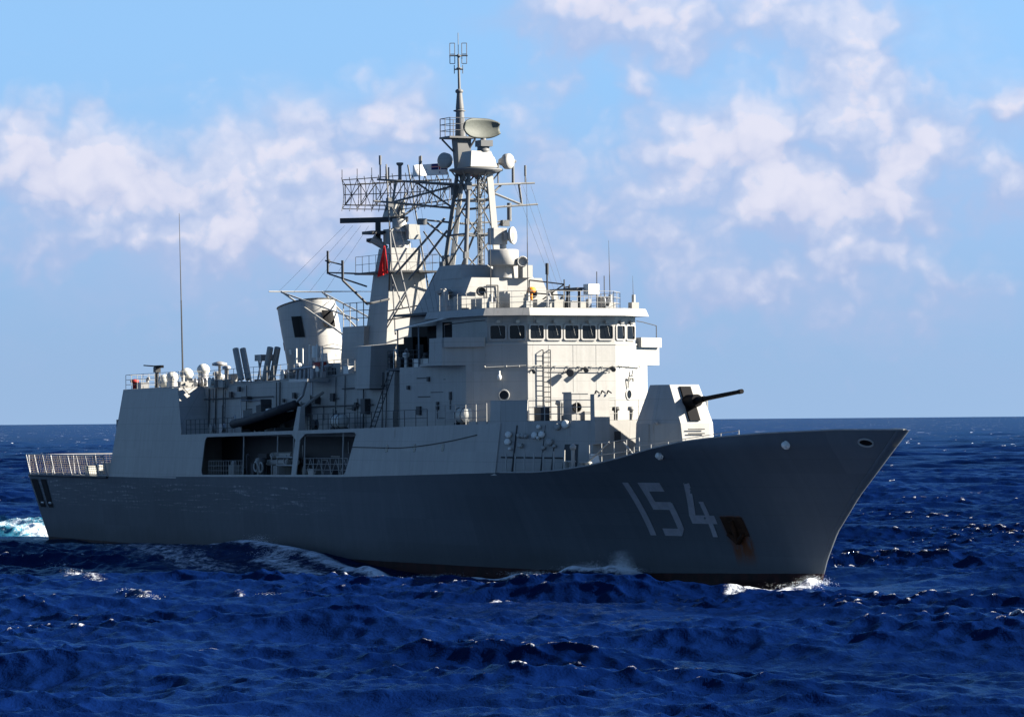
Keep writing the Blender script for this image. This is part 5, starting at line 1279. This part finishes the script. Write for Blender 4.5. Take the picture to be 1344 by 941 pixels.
# ------------------------------------------------------------------ sea
def build_sea():
    f32 = np.float32
    rng = np.random.default_rng(5)
    r1 = np.geomspace(4, 100, 26)[:-1]
    r2 = np.arange(100, 330, .23)
    r3 = [r2[-1]]
    while r3[-1] < 3200: r3.append(r3[-1] + .27 * (r3[-1] / 330) ** 1.75)
    r4 = np.geomspace(r3[-1], 70000, 60)[1:]
    r = np.concatenate([r1, r2, r3[1:], r4])
    half = R(12.5)
    a_in = np.linspace(-half, half, 690)
    a_out = np.linspace(half, 2 * math.pi - half, 90)[1:-1]
    a = VIEW_AZ - np.concatenate([a_in, a_out])
    RR, AA = np.meshgrid(r, a, indexing='ij')
    X = (CAM.x + RR * np.cos(AA)).astype(f32); Y = (CAM.y + RR * np.sin(AA)).astype(f32)
    Z = np.zeros_like(X); DX = np.zeros_like(X); DY = np.zeros_like(X); J = np.zeros_like(X)
    dr = np.gradient(r)
    wind = VIEW_AZ + math.pi - R(20)
    N = 150
    lam = np.exp(np.linspace(math.log(.5), math.log(38), N)) * rng.uniform(.95, 1.05, N)
    k = 2 * math.pi / lam; th = wind + rng.normal(0, 1, N) * np.where(lam > 10, .34, np.where(lam > 3, .42, .6))
    kp = 2 * math.pi / 15.0
    steep = np.where(lam < 1.5, .062, np.where(lam < 2.6, .048, np.where(lam < 7, .029, .041))) * np.exp(-.55 * (kp / k) ** 2) * np.clip(k / kp, .2, 1.0) ** .2      # slope carried by each component
    
    amp = steep / k * 1.15
    ph = rng.uniform(0, 2 * math.pi, N)
    def patch(sd, sc):
        g_ = np.random.default_rng(sd); o_ = np.zeros_like(X)
        for _ in range(7):
            t_ = g_.uniform(0, 6.283); q_ = 6.283 / (sc * g_.uniform(.6, 1.8)); o_ += np.sin(q_ * (math.cos(t_) * X + math.sin(t_) * Y) + g_.uniform(0, 6.283))
        return np.clip(.85 + .22 * o_, .25, 1.7).astype(f32)
    gust = (patch(1, 22), patch(2, 35))
    for i in range(N):
        w = np.clip((lam[i] / (1.7 * dr) - 1) / .8, 0, 1).astype(f32)
        jj = np.nonzero(w > 0)[0]
        if len(jj) == 0: continue
        sl = slice(0, jj.max() + 1); w = w[sl, None]
        cx, cy = math.cos(th[i]), math.sin(th[i])
        p = (k[i] * (cx * X[sl] + cy * Y[sl]) + ph[i]).astype(f32)
        if lam[i] < 6:      # gusts roughen the water in patches
            g_ = gust[0][sl] if i % 2 else gust[1][sl]
            w = w * g_
        cs = np.cos(p) * w; sn = np.sin(p) * w
        Z[sl] += amp[i] * cs; q = .85
        DX[sl] -= q * amp[i] * cx * sn; DY[sl] -= q * amp[i] * cy * sn
        J[sl] += q * amp[i] * k[i] * cs
    print('rms slope', float(np.sqrt(((amp * k) ** 2 / 2).sum())), 'rms h', float(np.sqrt((amp ** 2 / 2).sum())), 'J', np.percentile(J[100:900, :500], [50, 90, 97, 99, 99.7]))
    foam = np.clip((J - .70) / .30, 0, .66) * np.clip((gust[1] - .8) * 2, 0, 1)
    # ---- the ship's own waves
    xs = np.linspace(-56, 54, 221); wl = np.array([hb(x, 0.05) for x in xs])
    bw = np.interp(X, xs, wl)
    dist = np.abs(Y) - bw
    inside = (X > -57) & (X < 56)
    dfl = np.where(inside, np.maximum(dist, 0), np.hypot(np.maximum(np.maximum(X - 54.5, -57 - X), 0), np.maximum(dist, 0)))
    calm = np.clip(dfl / 13, .15, 1)
    Z *= calm; DX *= calm; DY *= calm
    prof = np.interp(X, [-75, -57, -48, -36, -26, -19, -12, -6, 2, 10, 20, 28, 34, 37.5, 41, 46, 50, 53, 55.5, 58],
                     [0, .0, .1, .1, .2, .4, .4, .75, .5, -.1, -.8, -.85, -.3, .35, -.1, -.75, -.75, -.4, .0, .0])
    dec = np.exp(-(np.clip(dfl, 0, None) / 8.5) ** 1.5)
    # crests sweep outward and aft along the diverging wave
    Xs = X + np.clip(dfl, 0, 40) * .9
    prof2 = np.interp(Xs, [-60, -40, -26, -14, -6, 2, 12, 24, 38, 50, 60, 70], [0, -.2, .3, .5, .6, .3, -.5, -.55, -.25, -.45, -.1, 0])
    side = np.clip(dfl / 5, 0, 1) * np.exp(-np.clip(dfl - 5, 0, None) / 16)
    for lam_, am_, th_, ph_ in ((52, .24, wind + .25, 1.0), (37, .2, wind - .3, 2.2), (24, .16, wind + .1, .4)):
        kk = 2 * math.pi / lam_; p_ = kk * (math.cos(th_) * X + math.sin(th_) * Y) + ph_
        Z += (am_ * np.clip(dfl / 45, .05, 1) * (np.cos(p_) + .22 * np.cos(2 * p_)) * np.clip(lam_ / (3 * dr[:, None]) - 1, 0, 1)).astype(f32)
    near = (RR < 420)
    Z += np.where(near, prof * dec * 1.0 + prof2 * side * .75, 0).astype(f32)
    # ---- explicit foam: whitecaps and broken water (x, y, half length, half width, heading, strength)
    def blob(x0, y0, x1, y1, wdt, st, bump=0.0):
        nonlocal foam, Z
        dx_, dy_ = x1 - x0, y1 - y0; L = math.hypot(dx_, dy_); ux, uy = dx_ / L, dy_ / L
        s_ = (X - x0) * ux + (Y - y0) * uy; t_ = -(X - x0) * uy + (Y - y0) * ux
        so = np.where(s_ < 0, -s_, np.where(s_ > L, s_ - L, 0))
        g = np.exp(-(t_ / wdt) ** 2 - (so / (wdt * 1.2)) ** 2).astype(f32)
        foam = np.maximum(foam, st * g); Z += bump * g
    for b in ((2.5, -25.9, 26.2, -31.6, .8, .55, .2), (40.0, -35.1, 54.1, -38.1, .55, .54, .2), (40.5, -29.0, 45, -30.2, .45, .56, .15), (49.6, -30.7, 58.0, -32.0, .45, .56, .15),
              (91.4, -52.1, 90.4, -50.2, .3, .5, .1), (62.4, -23.9, 60.5, -21.4, .5, .6, .15), (46.2, -19.6, 47.5, -18.4, .5, .55, .2)):
        blob(*b)
    # bow wave peeling off the stem, broken water along the side
    blob(54.3, -.7, 55.6, -1.6, .6, 1.0, .4); blob(55.3, -1.4, 61.5, -9.6, .7, .74, .2); blob(54.0, -1.8, 56.5, -6.5, 1.3, .75, .12); blob(50.0, -3.0, 55.0, -7.5, 1.1, .62, .1)
    wash = ((39.2, -3.8, 1.0, .9, .4), (34.5, -5.3, 1.1, 1.0, .4), (30.5, -6.6, 1.05, 1.0, .35), (28.0, -8.6, 1.0, 1.1, .4), (24.3, -10.4, 1.0, 1.1, .42), (16.4, -10.4, .9, 1.2, .35), (5.0, -9.0, .85, 1.4, .3))
    for p_, q_ in zip(wash[:-1], wash[1:]): blob(p_[0], p_[1], q_[0], q_[1], p_[3], p_[2], p_[4])
    blob(-8, -9.0, 3, -9.4, 1.5, .9, .4); blob(3, -11.5, 13, -12.8, 2.2, .74, .2); blob(-18, -13, 8, -17, 3.6, .60); blob(-24, -9.5, -8, -10, 2.0, .58); blob(8, -16, 24, -16.5, 2.6, .58); blob(-45, -8.5, -25, -8.5, 1.2, .55)
    blob(-60, -12, -30, -14, 3, .5)
    wake = np.exp(-((Y - 1.5 - .02 * (X + 57)) / np.interp(-X, [50, 60, 90, 160], [4.5, 5.0, 6.5, 8.5])) ** 4) * np.clip((-54.5 - X) / 3, 0, 1) * np.exp(-np.clip(-60 - X, 0, None) / 130)
    foam = np.maximum(foam, (wake * .95).astype(f32)); aer = np.clip(wake * 1.2, 0, 1)
    # keep the water out of the hull
    ins = inside & (dist < -.6)
    Z = np.where(ins, np.minimum(Z, -1.2), Z)
    X = X + DX; Y = Y + DY
    nr, na = X.shape
    co = np.empty((nr * na + 1, 3), f32)
    co[:-1, 0] = X.ravel(); co[:-1, 1] = Y.ravel(); co[:-1, 2] = Z.ravel(); co[-1] = (CAM.x, CAM.y, 0)
    i0 = (np.arange(nr - 1)[:, None] * na + np.arange(na)[None, :]); i1 = i0 // na * na + (i0 % na + 1) % na
    quads = np.stack([i0, i0 + na, i1 + na, i1], -1).reshape(-1, 4)
    tri = np.stack([np.full(na, nr * na), np.arange(na), (np.arange(na) + 1) % na], -1)
    me = bpy.data.meshes.new('sea')
    nq, ntr = len(quads), len(tri)
    me.vertices.add(len(co)); me.vertices.foreach_set('co', co.ravel())
    me.loops.add(nq * 4 + ntr * 3); me.loops.foreach_set('vertex_index', np.concatenate([quads.ravel(), tri.ravel()]).astype(np.int32))
    me.polygons.add(nq + ntr)
    me.polygons.foreach_set('loop_start', np.concatenate([np.arange(nq) * 4, nq * 4 + np.arange(ntr) * 3]).astype(np.int32))
    me.polygons.foreach_set('use_smooth', np.ones(nq + ntr, bool))
    me.update(calc_edges=True)
    for nm, arr in (('foam', foam), ('aerated', aer)):
        at = me.attributes.new(nm, 'FLOAT', 'POINT'); vals = np.zeros(len(co), f32); vals[:-1] = arr.ravel(); at.data.foreach_set('value', vals)
    me.validate()
    # make sure the faces look up
    m_ = bpy.data.materials.new('sea_water'); m_.use_nodes = True
    t = NT(m_.node_tree); b = t.n['Principled BSDF']
    geo = t.n.new('ShaderNodeNewGeometry').outputs['Position']
    at1 = t.n.new('ShaderNodeAttribute'); at1.attribute_name = 'foam'; at2 = t.n.new('ShaderNodeAttribute'); at2.attribute_name = 'aerated'
    fo, ae = at1.outputs['Fac'], at2.outputs['Fac']
    lace = t.noise(geo, 1.5, 6, .68, .4); lace2 = t.noise(geo, 5.0, 4, .6)
    fv = t.m('ADD', fo, t.m('ADD', t.m('MULTIPLY', t.m('SUBTRACT', lace, .5), 1.5), t.m('MULTIPLY', t.m('SUBTRACT', lace2, .5), .5)))
    fm = t.m('MULTIPLY', t.ramp(fv, .42, 1.0), t.ramp(fo, .04, .3))
    # tiny far whitecaps, sparse
    cap = t.m('MULTIPLY', t.ramp(t.noise(geo, .32, 4, .6), .685, .72), t.ramp(t.noise(geo, .02, 3, .6), .47, .6))
    dist = t.n.new('ShaderNodeVectorMath'); dist.operation = 'DISTANCE'; t.l.new(geo, dist.inputs[0]); dist.inputs[1].default_value = (40, -20, 0)
    cap2 = t.m('MULTIPLY', t.ramp(t.noise(geo, .16, 5, .65), .66, .70), t.ramp(t.noise(geo, .006, 3, .6), .42, .6))
    cap3 = t.ramp(t.noise(geo, .05, 5, .65), .65, .70)
    cap = t.m('MAXIMUM', cap, t.m('MAXIMUM', t.m('MULTIPLY', cap2, t.ramp(dist.outputs['Value'], 350, 700)), t.m('MULTIPLY', cap3, t.ramp(dist.outputs['Value'], 1200, 2500, 0, .8))))
    fm = t.m('MAXIMUM', fm, t.m('MULTIPLY', cap, t.ramp(dist.outputs['Value'], 110, 170)))
    body = t.mix(t.ramp(t.m('ADD', t.m('MULTIPLY', t.noise(geo, .03, 4, .6), .5), t.m('MULTIPLY', t.noise(geo, .004, 4, .6), .5)), .38, .62), (.0004, .0031, .024, 1), (.0014, .0080, .048, 1))
    streak = t.ramp(t.noise(t.vm('MULTIPLY', geo, (.06, .06, .06)), 1.0, 7, .75), .40, .62)  # light and dark of distant wave facets, painted into the water colour
    body = t.mix(t.m('MULTIPLY', streak, t.ramp(dist.outputs['Value'], 150, 600, .0, .75)), body, (.0002, .0012, .012, 1))
    body = t.mix(t.m('MULTIPLY', ae, .8), body, (.05, .28, .40, 1))
    bp = t.n.new('ShaderNodeBump'); bp.inputs['Strength'].default_value = 1.0; bp.inputs['Distance'].default_value = 1.0
    rip = t.m('ADD', t.m('MULTIPLY', t.noise(geo, 1.6, 4, .62, .3), .10), t.m('MULTIPLY', t.noise(geo, 5.0, 4, .6), .03))
    t.l.new(t.m('ADD', rip, t.m('MULTIPLY', fm, .08)), bp.inputs['Height'])
    # wind-roughened water: wave faces hide one another at grazing angles, so the reflectance stays far below that of a flat mirror
    t.n.remove(b)
    dif = t.n.new('ShaderNodeBsdfDiffuse'); glo = t.n.new('ShaderNodeBsdfAnisotropic'); mx = t.n.new('ShaderNodeMixShader')
    t.l.new(t.mix(fm, body, (.74, .78, .84, 1)), dif.inputs[0]); t.l.new(bp.outputs[0], dif.inputs['Normal'])
    glo.inputs['Color'].default_value = (.42, .72, 1, 1); glo.inputs['Roughness'].default_value = .12; t.l.new(bp.outputs[0], glo.inputs['Normal'])
    lw = t.n.new('ShaderNodeLayerWeight'); t.l.new(bp.outputs[0], lw.inputs['Normal']); lw.inputs['Blend'].default_value = .5
    fr = t.m('MULTIPLY_ADD', t.m('POWER', lw.outputs['Facing'], 3.6), .25, .012)
    t.l.new(t.m('MULTIPLY', fr, t.m('SUBTRACT', 1.0, fm)), mx.inputs[0])
    t.l.new(dif.outputs[0], mx.inputs[1]); t.l.new(glo.outputs[0], mx.inputs[2])
    t.l.new(mx.outputs[0], t.n['Material Output'].inputs['Surface'])
    me.materials.append(m_)
    o = bpy.data.objects.new('sea', me); COL.objects.link(o)
    tag(o, 'deep blue choppy sea with scattered whitecaps', 'sea', None, 'structure')
build_sea()

# spray thrown up along the waterline
def build_spray():
    rng = random.Random(3); m_ = MB()
    M_SPRAY = mat('sea_spray', (.82, .86, .9), .7, var=.03)
    def plume(x, y, z, lx, ly, h, n, up=1.0):
        for _ in range(n):
            t = rng.random() ** 2.2; px_ = x + rng.gauss(0, lx) * (1 - .4 * t); py_ = y + rng.gauss(0, ly); pz = z + h * t * (math.exp(-((px_ - x) / (lx * 1.4)) ** 2)) + rng.uniform(-.1, .1)
            s_ = rng.uniform(.008, .026) * (1 - .5 * t); c_ = Vector((px_, py_, pz))
            v3 = [c_ + Vector((rng.uniform(-1, 1), rng.uniform(-1, 1), rng.uniform(-1, 1))) * s_ for _ in range(4)]
            m_.add(v3, [(0, 1, 2), (0, 2, 3), (0, 3, 1), (1, 3, 2)])
    plume(38.2, -3.9, .5, .8, .3, 1.15, 9000); plume(36.0, -4.8, .45, 1.5, .4, .45, 3500); plume(31.5, -6.2, .0, 1.6, .5, .3, 2500); plume(26.0, -9.8, -.3, 1.6, .7, .3, 2000)
    plume(-5.0, -8.8, .8, 1.2, .4, .8, 4500); plume(-8, -8.9, .6, 2.0, .5, .4, 2500); plume(3, -10.5, .6, 2.0, .8, .4, 1500)
    plume(54.9, -1.0, .2, .5, .4, .45, 2500); plume(56.5, -3.0, .15, .9, .8, .2, 500)
    for k, (x0, y0, x1, y1) in enumerate(((2.5, -25.9, 26.2, -31.6), (40.0, -35.1, 54.1, -38.1), (49.6, -30.7, 58.0, -32.0))):
        for i in range(8): f = i / 7; plume(x0 + (x1 - x0) * f, y0 + (y1 - y0) * f, .2, .8, .3, .15, 60)
    o = m_.build('spray', M_SPRAY); tag(o, 'white spray tossed up along the waterline and wave crests', 'spray', None, 'stuff')
build_spray()
